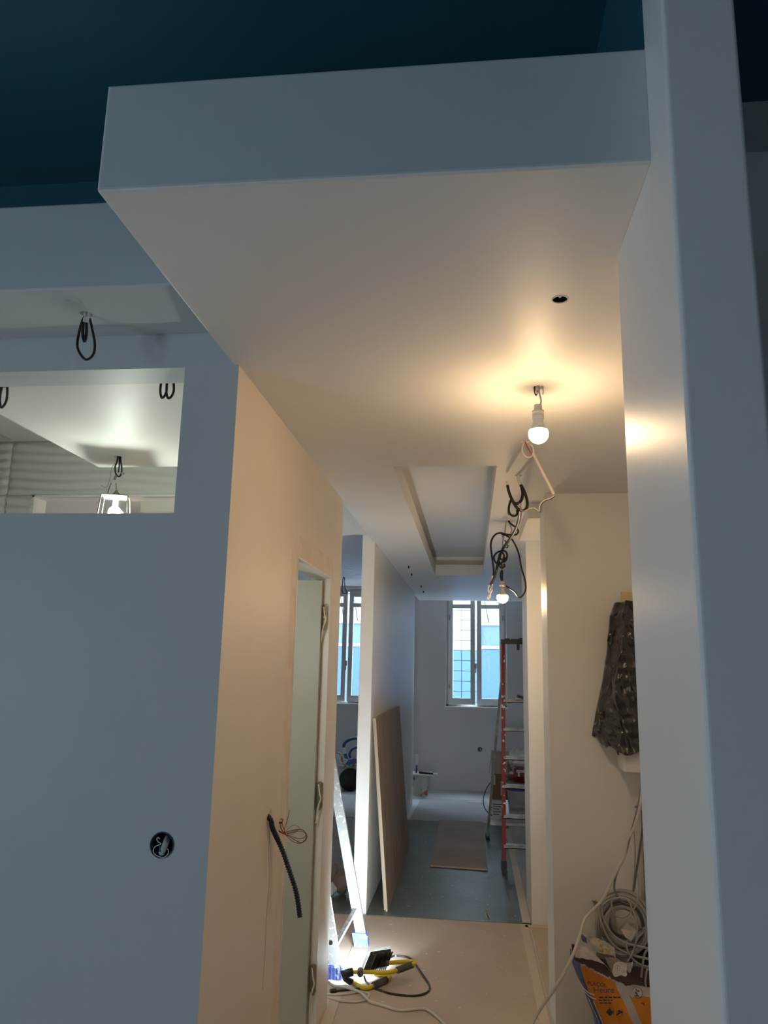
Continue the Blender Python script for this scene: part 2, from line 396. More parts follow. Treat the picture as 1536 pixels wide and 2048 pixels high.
# right-hand niche walls
struct(MB().box((XR, 3.85, 0), (2.5, 4.15, ZC)), 'wall_niche', WHITE, 'warm white facing wall of the meter niche', 'wall')
struct(MB().box((.387, 5.38, 0), (2.5, 5.88, ZC)), 'wall_niche_far', WHITE, 'far facing wall beyond the second niche', 'wall')
o = struct(MB().box((.308, 4.1, 2.42), (1.2, 4.85, ZC)), 'ceiling_duct', WHITE, 'small boxed duct under the ceiling at the second niche', 'duct box')
struct(MB().box((1.05, 2.0, 0), (1.15, 3.85, ZC)), 'wall_niche_side', WHITE, 'side wall closing the meter niche', 'wall')

# bathroom behind the front wall
b = MB().box((-1.77, 2.21, 2.52), (-.795, 3.33, 2.86))
bs = struct(b, 'ceiling_bathroom_slab', CEIL, 'lowered white ceiling panel in the bathroom', 'ceiling')
cc = [onZ(236, 914, 2.52), onZ(333, 762, 2.52), onZ(1, 772, 2.52)]
cut(bs, [MB().lathe([(.02, -.03), (.02, .04)], (p.x, max(p.y, 2.235), 2.52), 20) for p in cc])
cb = struct(MB().box((-3.5, 2.21, 2.862), (-.795, 4.05, 2.95)), 'ceiling_bathroom', CEIL, 'upper white ceiling of the bathroom', 'ceiling')
hc_ = onZ(26, 880, 2.862)
cut(cb, [MB().box((-3.3, 3.2, 2.8), (hc_.x, hc_.y, 2.93))])
struct(MB().box((-3.4, 3.15, 2.928), (-2.3, 3.98, 2.946)), 'hatch_shade', DARK, 'black sheet painted as shade above the bathroom ceiling hatch', 'void')  # dark sheet closing the hatch, its colour paints the shade inside
# tiled wall with its opening
TY = 3.98
TX0, TZ1 = -2.50, 2.535
b = MB().box((-3.5, TY+.012, 0), (TX0, 4.10, 2.862)).box((TX0, TY+.012, TZ1), (-.795, 4.10, 2.862)).box((TX0, TY+.012, 0), (-.795, 4.10, 1.9))
wt = struct(b, 'wall_tiled', [GROUT], 'bathroom wall of wavy relief tiles with an opening', 'wall')
def wavetile(x0, z0, w_, h_, seed):
    def fn(u, v):
        x, z = x0+u*w_, z0+v*h_
        d = .006*math.sin(z*118+2.2*math.sin(x*3.1+seed)+1.3*math.sin(x*7.3))*(.6+.4*math.sin(x*2.3+1))
        e = min(u*w_, (1-u)*w_, v*h_, (1-v)*h_)
        if e < 1e-6: return (x, TY+.013, z)
        return (x, TY+.001+d*1.3, z)
    return MB().grid(fn, 44, 30)
for i, (x0, x1) in enumerate(((-3.46, -2.665), (-2.662, -1.47), (-1.467, -.80))):
    wavetile(x0, 2.537, x1-x0, .316, 0).build('tile', TILE, wt, fix=False)
for x0, x1 in ((-3.46, -2.665), (-2.662, TX0)):
    for k in range(2): wavetile(x0, 2.215-.322*k, x1-x0, .319, 0).build('tile', TILE, wt, fix=False)
# white reveal round the opening
b = MB().box((TX0, TY, 1.9), (TX0+.012, 4.105, TZ1)).box((TX0, TY, TZ1-.012), (-.795, 4.105, TZ1))
struct(b, 'trim_3', PLASTW, 'white edging round the opening in the tiled wall', 'trim')

# living room left of the partition
b = MB().box((-3.5, 4.1, 2.55), (-.714, 5.4, 2.66)).box((-3.5, 5.4, 2.72), (-.714, 10.7, 2.80))
lr = struct(b, 'ceiling_left_room', CEIL, 'white ceiling of the room left of the partition', 'ceiling')
for x, w_ in ((-1.9, .16),):
    struct(MB().box((x, 4.1, 2.46), (x+.28, 5.4, 2.55)), 'ceiling_beam', PLASTER, 'boxed ceiling beam seen through the bathroom', 'beam')
struct(MB().box((-.714, 10.36, 2.735), (2.5, 10.7, 2.85)), 'ceiling_window_pocket', CEIL, 'raised strip of ceiling at the windows', 'ceiling')

# far wall with two window openings
WZ0, WZ1 = 1.075, 2.68
W1 = (-.345, .485); W2 = (-2.16, -1.33)
b = MB(); FY = 10.7; FY2 = 10.95
xs = [-3.5, W2[0], W2[1], W1[0], W1[1], 2.5]
b.box((xs[0], FY, 0), (xs[1], FY2, 3.15)).box((xs[2], FY, 0), (xs[3], FY2, 3.15)).box((xs[4], FY, 0), (xs[5], FY2, 3.15))
for a in (W1, W2): b.box((a[0], FY, WZ1), (a[1], FY2, 3.15))
struct(b, 'wall_far', GREYW, 'grey-lilac window wall at the far end', 'wall')
fo = onY(960, 1499, FY)
ws = MB().box((W1[0], FY, 0), (W1[1], FY2, WZ0)).build('wall_far_sill', GREYW); tag(ws, 'grey-lilac wall under the corridor-end window', 'wall', kind='structure')
cut(ws, [MB().lathe([(.033, -.03), (.033, .04)], (fo.x, FY, fo.z), 20, 'Y')])
struct(MB().box((W2[0], FY, 0), (W2[1], FY2, WZ0)), 'wall_far_left', GREYW, 'grey-lilac wall under the left room window', 'wall')

def window(n, x0, x1, opened):
    root = bpy.data.objects.new('window_%d' % n, None); C.objects.link(root)
    base = ((x0+x1)/2, FY+.1, WZ0); root.location = base; root['_w'] = base
    tag(root, ['', 'white casement window at the end of the corridor', 'white casement window in the room left of the partition'][n], 'window', kind='structure')
    y0, y1 = FY+.10, FY+.16
    b = MB().box((x0, y0, WZ0), (x0+.035, y1, WZ1)).box((x1-.035, y0, WZ0), (x1, y1, WZ1)).box((x0, y0, WZ1-.035), (x1, y1, WZ1)).box((x0, y0, WZ0), (x1, y1, WZ0+.035))
    b.build('frame', WOODW, root)
    MB().box((x0-.01, FY-.02, WZ0-.012), (x1+.01, y0, WZ0+.012)).build('sill', PLASTW, root)
    xm = (x0+x1)/2; st = .062
    for k, (a, c) in enumerate(((x0+.033, xm-.012), (xm+.012, x1-.033))):
        zb, zt = WZ0+.037, WZ1-.037
        R = None; piv = (a, y0, 0) if k == 0 else (c, y0, 0)
        ang = -opened if k == 0 else 0
        R = Matrix.Rotation(ang, 3, 'Z')
        def bx(q, mat, nm, par, *boxes):
            m = MB()
            for p0, p1 in boxes: m.box(p0, p1, 0, R, piv)
            return m.build(nm, mat, par)
        ya, yb = y0-.03, y0+.012
        ztr = 2.455
        sash = bx(0, WOODW, 'sash', root, ((a, ya, zb), (a+st, yb, zt)), ((c-st, ya, zb), (c, yb, zt)), ((a+st, ya, zb), (c-st, yb, zb+.085)), ((a+st, ya, zt-.07), (c-st, yb, zt)), ((a+st, ya, ztr-.028), (c-st, yb, ztr+.028)))
        bx(0, PANE, 'pane', sash, ((a+st-.004, y0-.012, zb+.08), (c-st+.004, y0-.008, ztr-.024)))
        bx(0, PANE, 'pane', sash, ((a+st-.004, y0-.012, ztr+.024), (c-st+.004, y0-.008, zt-.066)))
        for zz in (1.35, 2.3):
            hx = a+.012 if k == 0 else c-.012
            m = MB().tube([(hx, ya-.006, zz-.035), (hx, ya-.006, zz+.035)], .007, 8); m.build('hinge', STEEL, sash)
    MB().box((xm-.018, y0-.075, 1.60), (xm+.006, y0-.03, 1.67)).tube([(xm-.006, y0-.08, 1.60), (xm-.006, y0-.08, 1.54)], .008, 8).build('handle', STEEL, root)
window(1, *W1, .10)
window(2, *W2, .05)

# ================================================================== OUTSIDE
struct(MB().box((-30, 10.95, -.9), (30, 40, -.8)), 'floor_street', STREET, 'grey street outside the windows', 'street')
AY = 19.0
bluez = onY(930, 1301, AY).z
fac = thing('street_facade', 'pale stone house front with blue shopfront across the street', 'building', (0, AY, -.8))
MB().box((-9, AY+.03, -.8), (6, AY+.6, 12)).build('wall', MORTAR, fac)
xsplit = onY(958, 1300, AY).x
h_ = .245; xj = onY(923, 1300, AY).x
edges = [xj+1.175*k for k in range(-7, 3)]; edges = [x for x in edges if x < xsplit-.05]+[xsplit-.05]
def courses(name, mat, z, dz, zend, skip):
    protos = {}
    while (z < zend) if dz > 0 else (z > zend):
        for x0, x1 in zip(edges, edges[1:]):
            if skip and x1 > -4.6 and x0 < -2.4: continue
            key = round(x1-x0, 3)
            if key not in protos:
                q = MB().box((.008, 0, -.116), (x1-x0-.008, .06, .116)).build(name, mat); protos[key] = q
            else:
                q = protos[key].copy(); C.objects.link(q)
            q.parent = fac; q.location = (x0, -.03, z+.8)
        z += dz
courses('stone_block', STONE, bluez+.125, h_, 6.2, True)
courses('blue_panel', BLUEF2, bluez-.125, -h_, -.7, True)
# the shop window bay on the right and another one further left
def bay(x0, x1):
    MB().box((x0, AY-.05, bluez+.05), (x1, AY+.04, bluez+.12)).build('window_sill', STONE, fac)
    MB().box((x0, AY-.02, -.75), (x1, AY+.04, bluez+.05)).build('blue_panel', BLUEF, fac)
    MB().box((x0, AY, bluez+.12), (x1, AY+.04, bluez+.62)).build('glass_band', GLASSF, fac)
    for k in range(4):
        xx = x0+.1+k*(x1-x0-.2)/3
        MB().box((xx-.035, AY-.03, bluez+.12), (xx+.035, AY+.03, bluez+.62)).build('mullion', BLUEF2, fac)
    MB().box((x0, AY-.06, bluez+.62), (x1, AY+.04, bluez+.68)).build('rail', STONE, fac)
    for k in range(6):
        w_ = (x1-x0)/6
        MB().add([(x0+k*w_-.02, AY-.02, bluez+.68), (x0+(k+1)*w_-.05, AY-.02, bluez+.68), (x0+(k+1)*w_-.17, AY+.02, bluez+1.35), (x0+k*w_-.14, AY+.02, bluez+1.35),
                  (x0+k*w_-.02, AY+.04, bluez+.68), (x0+(k+1)*w_-.05, AY+.04, bluez+.68), (x0+(k+1)*w_-.17, AY+.04, bluez+1.35), (x0+k*w_-.14, AY+.04, bluez+1.35)],
                 [(0, 1, 2, 3), (0, 4, 5, 1), (1, 5, 6, 2), (2, 6, 7, 3), (3, 7, 4, 0)]).build('blind_slat', STONE, fac)
    MB().box((x0, AY-.12, bluez+1.38), (x1, AY+.04, bluez+1.52)).box((x0, AY-.2, bluez+1.68), (x1, AY+.04, bluez+1.80)).build('cornice', STONE, fac)
    MB().box((x0, AY-.02, bluez+1.95), (x1, AY+.04, 6)).build('upper_panel', STONE, fac)
bay(xsplit-.05, xsplit+1.9)
bay(-4.55, -2.45)

# ================================================================== LIGHTS AND CABLES ON THE CEILINGS
def bulb(name, label, c, r, glow, mat_sock, cords, extra=None):
    """pendant bulb: c = globe centre"""
    t = thing(name, label, 'light bulb', (c.x, c.y, c.z), None)
    prof = [(r*math.sin(a), -r*math.cos(a)) for a in [math.pi*k/16 for k in range(1, 11)]]
    MB().lathe([(.001, -r)]+prof, c, 24).build('globe', glow, t)
    rt = prof[-1][0]; zt = prof[-1][1]
    nk = [(rt, zt), (.021, zt+.012), (.0165, zt+.024), (.016, zt+.036)]
    MB().lathe(nk, c, 24).build('collar', PLASTW, t)
    z1 = zt+.036
    MB().lathe([(.0165, z1), (.0185, z1+.001), (.0185, z1+.012), (.015, z1+.013), (.015, z1+.017), (.0195, z1+.018), (.0195, z1+.028), (.0125, z1+.030), (.0125, z1+.048)], c, 20).build('socket', mat_sock, t)
    top = c+Vector((0, 0, z1+.046))
    for pts, rad, mt in cords(top):
        MB().tube(smooth(pts, 6), rad, 8).build('flex', mt, t)
    return t
hb = holes['bulb']
bc = onY(1077, 868, hb.y)
def cords1(top):
    H = Vector((hb.x, hb.y, ZC+.02))
    return [([H+Vector((.002, 0, 0)), H+Vector((.001, 0, -.03)), top+Vector((.010, 0, .018)), top+Vector((.007, 0, .004)), top], .0028, CABLEW),
            ([H+Vector((-.01, 0, 0)), H+Vector((-.013, 0, -.03)), H+Vector((-.008, .002, -.045)), H+Vector((-.001, .002, -.028)), H], .0022, CABLEK),
            ([H+Vector((.008, 0, 0)), H+Vector((.014, 0, -.028)), H+Vector((.013, 0, -.045))], .002, CABLEW),
            ([H+Vector((-.004, 0, 0)), H+Vector((-.009, -.002, -.025)), H+Vector((-.003, -.002, -.040)), H+Vector((.004, 0, -.02))], .002, CABLEW)]
bulb('pendant_bulb', 'lit warm bulb hanging alone from a small ceiling hole', bc, .031, BULBW, PLASTW, cords1)

def cable(name, label, cat, pts, r, mat, group=None, n=8, k=5):
    P = smooth(pts, k); base = P[0]
    o = MB().tube(P, r, n).build(name, mat, None, tuple(base)); return tag(o, label, cat, group)
def pxs(L, Y, ox, oy, s):
    """crop pixels to points at depth(s) Y"""
    out = []
    for i, q in enumerate(L):
        yy = q[2] if len(q) > 2 else Y
        out.append(onY(ox+q[0]/s, oy+q[1]/s, yy))
    return out
# recessed spot with its sleeve
sp = holes['spot']
t = thing('downlight_hole', 'empty downlight hole with a sleeve end, nearest the box edge', 'ceiling hole', (sp.x, sp.y, ZC))
MB().lathe([(.0175, .001), (.0182, -.0012), (.0205, -.0012), (.0208, .001)], (sp.x, sp.y, ZC), 28, cap=False).build('rim', CEIL, t)
MB().lathe([(.0178, .001), (.0176, .047), (.002, .048)], (sp.x, sp.y, ZC), 24, cap=False).build('void_shade', DARK, t)  # black lining, paints the shade of the cavity over the ceiling paint
MB().tube(smooth([(sp.x-.012, sp.y+.01, ZC+.045), (sp.x-.002, sp.y+.002, ZC+.014), (sp.x+.001, sp.y-.001, ZC+.008)], 4), .0045, 10).build('sleeve', PLASTW, t)
for i, p in enumerate(spots):
    t = thing('downlight_hole', 'tiny ceiling hole with a black wire stub beside the partition', 'ceiling hole', (p.x, p.y, ZC), 'row of ceiling holes along the partition')
    MB().lathe([(.020, .001), (.0212, -.0012), (.025, -.0012), (.0255, .001)], (p.x, p.y, ZC), 20, cap=False).build('rim', CEIL, t)
    MB().lathe([(.020, .03), (.020, .001)], (p.x, p.y, ZC), 18).build('plug', PLASTW, t)
    MB().tube([(p.x+.006, p.y, ZC+.03), (p.x+.007, p.y-.004, ZC-.004), (p.x+.008, p.y-.006, ZC-.022)], .0065, 8).build('wire_stub', BLACK, t)

# loose grey tube with wires hanging from the ceiling
hp_ = holes['tube']; YT = hp_.y
t = thing('hanging_tube', 'slanting beige tube dangling by its wire below the lit bulb', 'conduit', (hp_.x, hp_.y, ZC))
a, c = onY(1066, 907, YT), onY(1108, 989, YT)
MB().tube([a, c], .0068, 12).build('tube', CREAMTUBE, t)
MB().tube(smooth(pxs([(575, 545), (557, 590), (560, 640), (590, 670), (625, 665), (642, 630), (635, 590), (615, 570)], YT, 900, 740, 3.84), 5), .0035, 8).build('wire_loop', CABLEW, t)
MB().tube(smooth(pxs([(575, 550), (600, 600), (630, 650), (660, 700)], YT, 900, 740, 3.84), 5), .0028, 8).build('wire', REDWIRE, t)
MB().tube(smooth(pxs([(803, 962), (770, 985), (720, 1005), (690, 1040), (685, 1085), (670, 1075), (640, 1060), (600, 1072), (560, 1085), (540, 1060, 3.3), (545, 1030, 3.44)], YT, 900, 740, 3.84), 5), .0025, 8).build('wire_tail', CABLEW, t)
MB().tube(smooth(pxs([(805, 965), (775, 990), (735, 1003), (705, 1030), (695, 1090), (670, 1062), (640, 1066)], YT+.02, 900, 740, 3.84), 5), .0025, 8).build('wire_tail', CABLEG2, t)

# first bunch of black conduit loops
hl = holes['loop']; Y2 = hl.y
def fromhole(h): return Vector((h.x, h.y, ZC+.03))
O4 = (740, 900, 3.84)
t = thing('cable_loops', 'bunch of black conduit loops in front of the coffer edge', 'cable', (hl.x, hl.y, ZC))
MB().tube(smooth([fromhole(hl)]+pxs([(1138, 215), (1155, 268)], Y2, *O4), 4), .0075, 8).build('sleeve', PLASTW, t)
MB().tube(smooth(pxs([(1155, 262), (1168, 300), (1172, 345), (1158, 392), (1128, 412), (1098, 395), (1070, 330), (1055, 270)], Y2, *O4), 6), .0068, 8).build('conduit', CABLEK, t)
MB().tube(pxs([(1055, 272), (1050, 238)], Y2, *O4), .0062, 8).build('sleeve_end', PLASTW, t)
MB().tube(smooth(pxs([(1160, 270), (1190, 330), (1208, 400), (1202, 445), (1175, 466), (1140, 455), (1105, 410), (1072, 340)], Y2-.02, *O4), 6), .0068, 8).build('conduit', CABLEK, t)
MB().tube(smooth(pxs([(1085, 375), (1068, 430), (1070, 482), (1100, 508), (1128, 495), (1130, 462)], Y2+.05, *O4), 6), .0052, 8).build('conduit', CABLEK, t)
MB().tube(smooth(pxs([(1080, 390), (1064, 430), (1062, 490), (1085, 498), (1110, 492)], Y2+.06, *O4), 6), .003, 8).build('wire', CABLEW, t)
MB().tube(smooth(pxs([(1150, 410), (1145, 430), (1162, 440), (1155, 462), (1172, 470), (1200, 470), (1240, 450), (1265, 450)], Y2-.03, *O4), 6), .0026, 6).build('wire', CABLEW, t)

# second bunch with the second bulb
hk = holes['knot']; Y3 = hk.y
t = thing('cable_tangle', 'tangle of black cables drooping along the corridor ceiling', 'cable', (hk.x, hk.y, ZC))
MB().tube(smooth(pxs([(1152, 455, Y2), (1146, 530, 3.8), (1115, 615, 4.1), (1070, 690, 4.3), (1020, 758), (992, 830), (972, 920), (950, 990, Y3+.15), (928, 1032, Y3+.33)], Y3, *O4), 6), .0085, 8).build('conduit', CABLEK, t)
MB().tube(smooth([fromhole(hk)]+pxs([(1042, 575), (1036, 640)], Y3, *O4), 5), .0048, 8).build('wire', CABLEW, t)
MB().tube(smooth([fromhole(hk)]+pxs([(1075, 575), (1088, 610), (1080, 645)], Y3, *O4), 5), .0048, 8).build('wire', CABLEW, t)
MB().tube(smooth([fromhole(hk)+Vector((.004, 0, 0)), Vector((hk.x+.007, hk.y, ZC-.008))]+pxs([(1100, 580), (1130, 605), (1138, 630), (1115, 652), (1060, 650), (1000, 638), (962, 650), (935, 690), (928, 740), (938, 830), (950, 920), (948, 965)], Y3, *O4), 6), .0058, 8).build('conduit', CABLEK, t)
MB().tube(smooth(pxs([(1040, 825), (1000, 875), (965, 862), (952, 820), (980, 785), (1030, 775), (1052, 800), (1045, 845), (1020, 865)], Y3, *O4), 6), .0058, 8).build('conduit', CABLEK, t)
MB().tube(smooth(pxs([(1005, 790), (1000, 830), (1018, 842), (1030, 815), (1018, 790), (995, 800), (990, 850), (1012, 885), (1012, 910)], Y3-.02, *O4), 6), .005, 8).build('conduit', CABLEK, t)
MB().tube(smooth(pxs([(955, 850), (985, 880), (1012, 908), (1035, 890), (1025, 875)], Y3-.01, *O4), 6), .005, 8).build('conduit', CABLEK, t)
MB().tube(smooth([Vector((holes['tail'].x, holes['tail'].y, ZC+.03)), Vector((holes['tail'].x, holes['tail'].y-.002, ZC-.012))]+pxs([(1020, 700, holes['tail'].y-.02), (1022, 735), (1050, 750), (1060, 735), (1045, 715), (1035, 690)], Y3+.1, *O4), 6), .0035, 8).build('wire', CABLEK, t)
MB().tube(smooth(pxs([(945, 960), (930, 1000), (912, 1050), (908, 1090), (930, 1095), (938, 1070), (925, 1100), (915, 1140), (903, 1145), (910, 1120), (930, 1115)], Y3+.35, *O4), 5), .0038, 7).build('wire_curl', CABLEG, t)
MB().tube(smooth(pxs([(940, 1030), (935, 1060), (920, 1080), (925, 1120), (918, 1140)], Y3+.36, *O4), 5), .004, 7).build('wire_curl', CABLEW, t)
b2c = onY(1005, 1195, Y3)
def cords2(top):
    L = pxs([(1010, 645, Y3-.0115), (1060, 665, Y3-.0115), (1100, 700, Y3-.008), (1140, 790), (1162, 900), (1190, 1000), (1195, 1070), (1170, 1120), (1140, 1130), (1110, 1090), (1060, 1055), (1020, 1020), (1003, 970), (1008, 930), (1018, 935)], Y3, *O4)
    return [(L+[top+Vector((0, 0, .03)), top], .0052, CABLEK)]
bulb('pendant_bulb', 'lit warm bulb on a long black flex in front of the far window', b2c, .034, BULBW, PLASTW, cords2)

# looped cable under the left soffit
YS = sc1.y
O1 = (0, 340, 3.072)
t = thing('cable_loop', 'black cable loop hanging under the soffit above the opening', 'cable', (sc1.x, sc1.y, 2.605))
MB().tube([(sc1.x-.002, YS, 2.64)]+pxs([(522, 895), (518, 935)], YS, *O1), .0042, 8).build('sleeve', PLASTW, t)
MB().tube([(sc1.x+.006, YS, 2.64)]+pxs([(548, 895), (550, 925)], YS, *O1), .0042, 8).build('sleeve', PLASTW, t)
MB().tube(smooth(pxs([(552, 915), (565, 970), (582, 1060), (575, 1130), (535, 1165), (500, 1140), (475, 1080), (488, 990), (505, 930), (520, 900)], YS, *O1), 6), .0038, 8).build('conduit', CABLEK, t)
MB().tube(smooth(pxs([(512, 935), (508, 1000), (518, 1055), (530, 1010), (532, 940)], YS-.01, *O1), 6), .0045, 8).build('conduit', CABLEK, t)

# cable loops in the bathroom
def wee_loop(p, label, dz=.07):
    t = thing('cable_loop', label, 'cable', (p.x, p.y, 2.52))
    for dx, dy, r1 in ((-.008, 0, .012), (.012, .006, .014)):
        L = [(p.x+dx-r1*.6, p.y+dy, 2.55), (p.x+dx-r1*.9, p.y+dy, 2.52-dz*.5), (p.x+dx-r1*.2, p.y+dy, 2.52-dz), (p.x+dx+r1*.9, p.y+dy, 2.52-dz*.6), (p.x+dx+r1*.4, p.y+dy, 2.55)]
        MB().tube(smooth(L, 7), .0042, 8).build('conduit', CABLEK, t)
    return t
for k in (1, 2): cc[k].y = max(cc[k].y, 2.235)
wee_loop(cc[1], 'small black cable loops at the corner of the bathroom ceiling', .058)
wee_loop(cc[2], 'black cable loop at the bathroom ceiling far from the corner', .075)
# bathroom lantern
lh = cc[0]; LY = lh.y
O5 = (160, 900, 9.6)
t = thing('lantern_cable', 'black cable loops with connectors holding the glass lantern', 'cable', (lh.x, lh.y, 2.52))
MB().tube(smooth([(lh.x, LY, 2.55)]+pxs([(710, 220), (675, 320), (680, 430), (710, 490), (760, 505), (795, 450), (800, 330), (785, 220)], LY, *O5)+[(lh.x+.006, LY, 2.55)], 6), .0038, 8).build('conduit', CABLEK, t)
MB().tube(smooth([(lh.x, LY, 2.55)]+pxs([(755, 230), (750, 330), (735, 430)], LY, *O5), 6), .0034, 8).build('conduit', CABLEK, t)
MB().tube(pxs([(700, 480), (655, 570)], LY, *O5), .0055, 8).build('connector', STEEL, t)
MB().tube(pxs([(800, 450), (845, 452)], LY, *O5), .0055, 8).build('connector', M('pink_connector', (.55, .40, .38), .4), t)
MB().tube(smooth(pxs([(670, 250), (600, 370), (580, 520), (545, 640), (500, 715), (440, 700), (410, 675)], LY, *O5), 6), .0014, 6).build('loose_wire', CABLEG, t)
lb = onY(230, 1014, LY)
t = thing('glass_lantern', 'square glass lantern with a blazing cool bulb seen through the opening', 'lamp', (lb.x, lb.y, lb.z))
zt = onY(232, 995, LY).z; hw = .056; R45 = Matrix.Rotation(math.radians(20), 3, 'Z')
def rp(x, y, z): v = R45 @ Vector((x, y, 0)); return (lb.x+v.x, lb.y+v.y, z)
MB().add([rp(-hw, -hw, zt), rp(hw, -hw, zt), rp(hw, hw, zt), rp(-hw, hw, zt), rp(-hw, -hw, zt+.004), rp(hw, -hw, zt+.004), rp(hw, hw, zt+.004), rp(-hw, hw, zt+.004)], [(0, 3, 2, 1), (4, 5, 6, 7), (0, 1, 5, 4), (1, 2, 6, 5), (2, 3, 7, 6), (3, 0, 4, 7)]).build('top_plate', STEEL, t)
for k, (sx, sy) in enumerate(((-1, -1), (1, -1), (1, 1), (-1, 1))):
    MB().tube([rp(sx*hw, sy*hw, zt), rp(sx*hw*1.18, sy*hw*1.18, zt-.13)], .0028, 6).build('corner_bar', STEEL, t)
    nx, ny = ((1, -1), (1, 1), (-1, 1), (-1, -1))[k]
    MB().add([rp(sx*hw, sy*hw, zt), rp(nx*hw, ny*hw, zt), rp(nx*hw*1.18, ny*hw*1.18, zt-.13), rp(sx*hw*1.18, sy*hw*1.18, zt-.13)], [(0, 1, 2, 3)]).build('pane', LGLASS, t)
    MB().tube([rp(sx*hw*1.18, sy*hw*1.18, zt-.13), rp(nx*hw*1.18, ny*hw*1.18, zt-.13)], .0028, 6).build('bottom_bar', STEEL, t)
MB().lathe([(.022, 0), (.018, .012), (.008, .022), (.005, .03)], (lb.x, lb.y, zt+.003), 18).build('cap', STEEL, t)
MB().lathe([(.012, -.045), (.012, 0)], (lb.x, lb.y, zt), 14).build('socket', PLASTW, t)
prof = [(.028*math.sin(math.pi*k/14), -.030*math.cos(math.pi*k/14)) for k in range(1, 13)]
MB().lathe([(.001, -.03)]+prof, (lb.x, lb.y, zt-.070), 20).build('globe', BULBC, t)
for L in ([(600, 630), (550, 760), (515, 905)], [(690, 630), (695, 720), (697, 820)]):
    MB().tube(smooth(pxs(L, LY, *O5), 5), .0022, 6).build('hanger_wire', STEEL, t)
bulb('pendant_bulb', 'assumed lit cool bulb hanging unseen in the bathroom behind the front wall', Vector((-.95, 2.66, 1.75)), .03, BULBC_ASSUMED, PLASTW, lambda top: [([top, top+Vector((0, 0, .3)), (-.95, 2.66, 2.53)], .003, CABLEW)])  # assumed bulb, hidden from view, added to light the soffit from below
bulb('pendant_bulb', 'assumed lit warm bulb hanging unseen in the left room past the tiled wall', Vector((-2.3, 4.75, 2.15)), .03, BULBW_ASSUMED, PLASTW, lambda top: [([top, top+Vector((0, 0, .1)), (-2.3, 4.75, 2.56)], .003, CABLEW)])  # another assumed hidden bulb, added for warm light on the left room ceiling
# cable loop in the far left room, and two downlight discs
p = onY(686, 1178, 9.6)
t = thing('cable_loop', 'black cable loop hanging before the left room window', 'cable', (p.x, p.y, 2.72))
MB().tube(smooth([(p.x, 9.6, 2.73), onY(684, 1176, 9.6), onY(686, 1186, 9.6), onY(694, 1186, 9.6), onY(690, 1176, 9.6), (p.x+.01, 9.6, 2.73)], 6), .006, 7).build('conduit', CABLEK, t)
MB().tube(smooth([onY(688, 1174, 9.6), onY(691, 1184, 9.6), onY(693, 1187, 9.6)], 5), .004, 7).build('wire', CABLEW, t)
for q in ((697, 1139), (717, 1151)):
    p = onZ(*q, 2.72)
    tag(MB().lathe([(.055, -.004), (.05, .0), (.05, .01)], (p.x, p.y, 2.72), 20).build('downlight_hole', GALV, None, (p.x, p.y, 2.72)), 'round dark downlight cut-out in the left room ceiling', 'ceiling hole', 'left room ceiling holes')

# ================================================================== WALL FITTINGS
t = thing('socket_box', 'open blue wall box with a grey conduit end in the front wall', 'wall box', (oc.x, 2.11, oc.z))
MB().lathe([(.0305, .05), (.0305, -.0015), (.0335, -.002), (.0338, .001)], (oc.x, 2.085, oc.z), 30, 'Y', cap=False).build('rim', M('blue_box', (.02, .05, .11), .5), t)
MB().lathe([(.0304, .050), (.0304, .052)], (oc.x, 2.085, oc.z), 30, 'Y').build('box_back', DARK, t)
O6 = (260, 1620, 10.97)
cp = smooth(pxs([(840, 570, 2.125), (800, 690, 2.095), (750, 820, 2.085), (690, 960, 2.09)], 2.1, *O6), 10)
MB().tube(cp, [.0088 if i % 2 else .0078 for i in range(len(cp))], 12).build('conduit', M('conduit_grey', (.55, .58, .56), .5), t)
MB().tube(smooth(pxs([(690, 740), (620, 700), (590, 640), (620, 605), (660, 640)], 2.09, *O6), 6), .0014, 6).build('wire', PLASTW, t)
MB().tube(smooth(pxs([(680, 750), (560, 800), (510, 900), (560, 980), (640, 1020), (740, 1040), (820, 980), (845, 900), (820, 850)], 2.083, *O6), 6), .0013, 6).build('wire', PLASTW, t)
MB().tube(smooth(pxs([(650, 780), (660, 840), (640, 900), (690, 890)], 2.08, *O6), 6), .0022, 6).build('wire', BLUEHOSE, t)
# far wall socket hole
t = thing('socket_hole', 'round black socket hole under the far window', 'wall box', (fo.x, FY, fo.z))
MB().lathe([(.0325, .038), (.0325, .040)], (fo.x, FY, fo.z), 20, 'Y').build('box_back', BLACK, t)
MB().lathe([(.0325, .03), (.0325, -.001), (.036, -.0012), (.036, .001)], (fo.x, FY, fo.z), 20, 'Y', cap=False).build('rim', PLASTW, t)
MB().tube(smooth([(fo.x, FY+.03, fo.z+.01), (fo.x+.012, FY+.005, fo.z), (fo.x+.014, FY-.004, fo.z-.02)], 4), .006, 6).build('wire', PLASTW, t)

# corrugated conduit on the corridor wall
O7 = (500, 1500, 5.6875)
L = pxs([(245, 700), (228, 770), (228, 830), (262, 905), (320, 1030), (380, 1170), (430, 1320), (485, 1480), (525, 1620), (550, 1760), (568, 1900)], 2.755, *O7)
L = [Vector((XL-.028, ch.y, ch.z+.004)), onX(540.5, 1638, XL+.010), onX(545, 1656, XL+.014)]+L[4:]
P = smooth(L, 26)
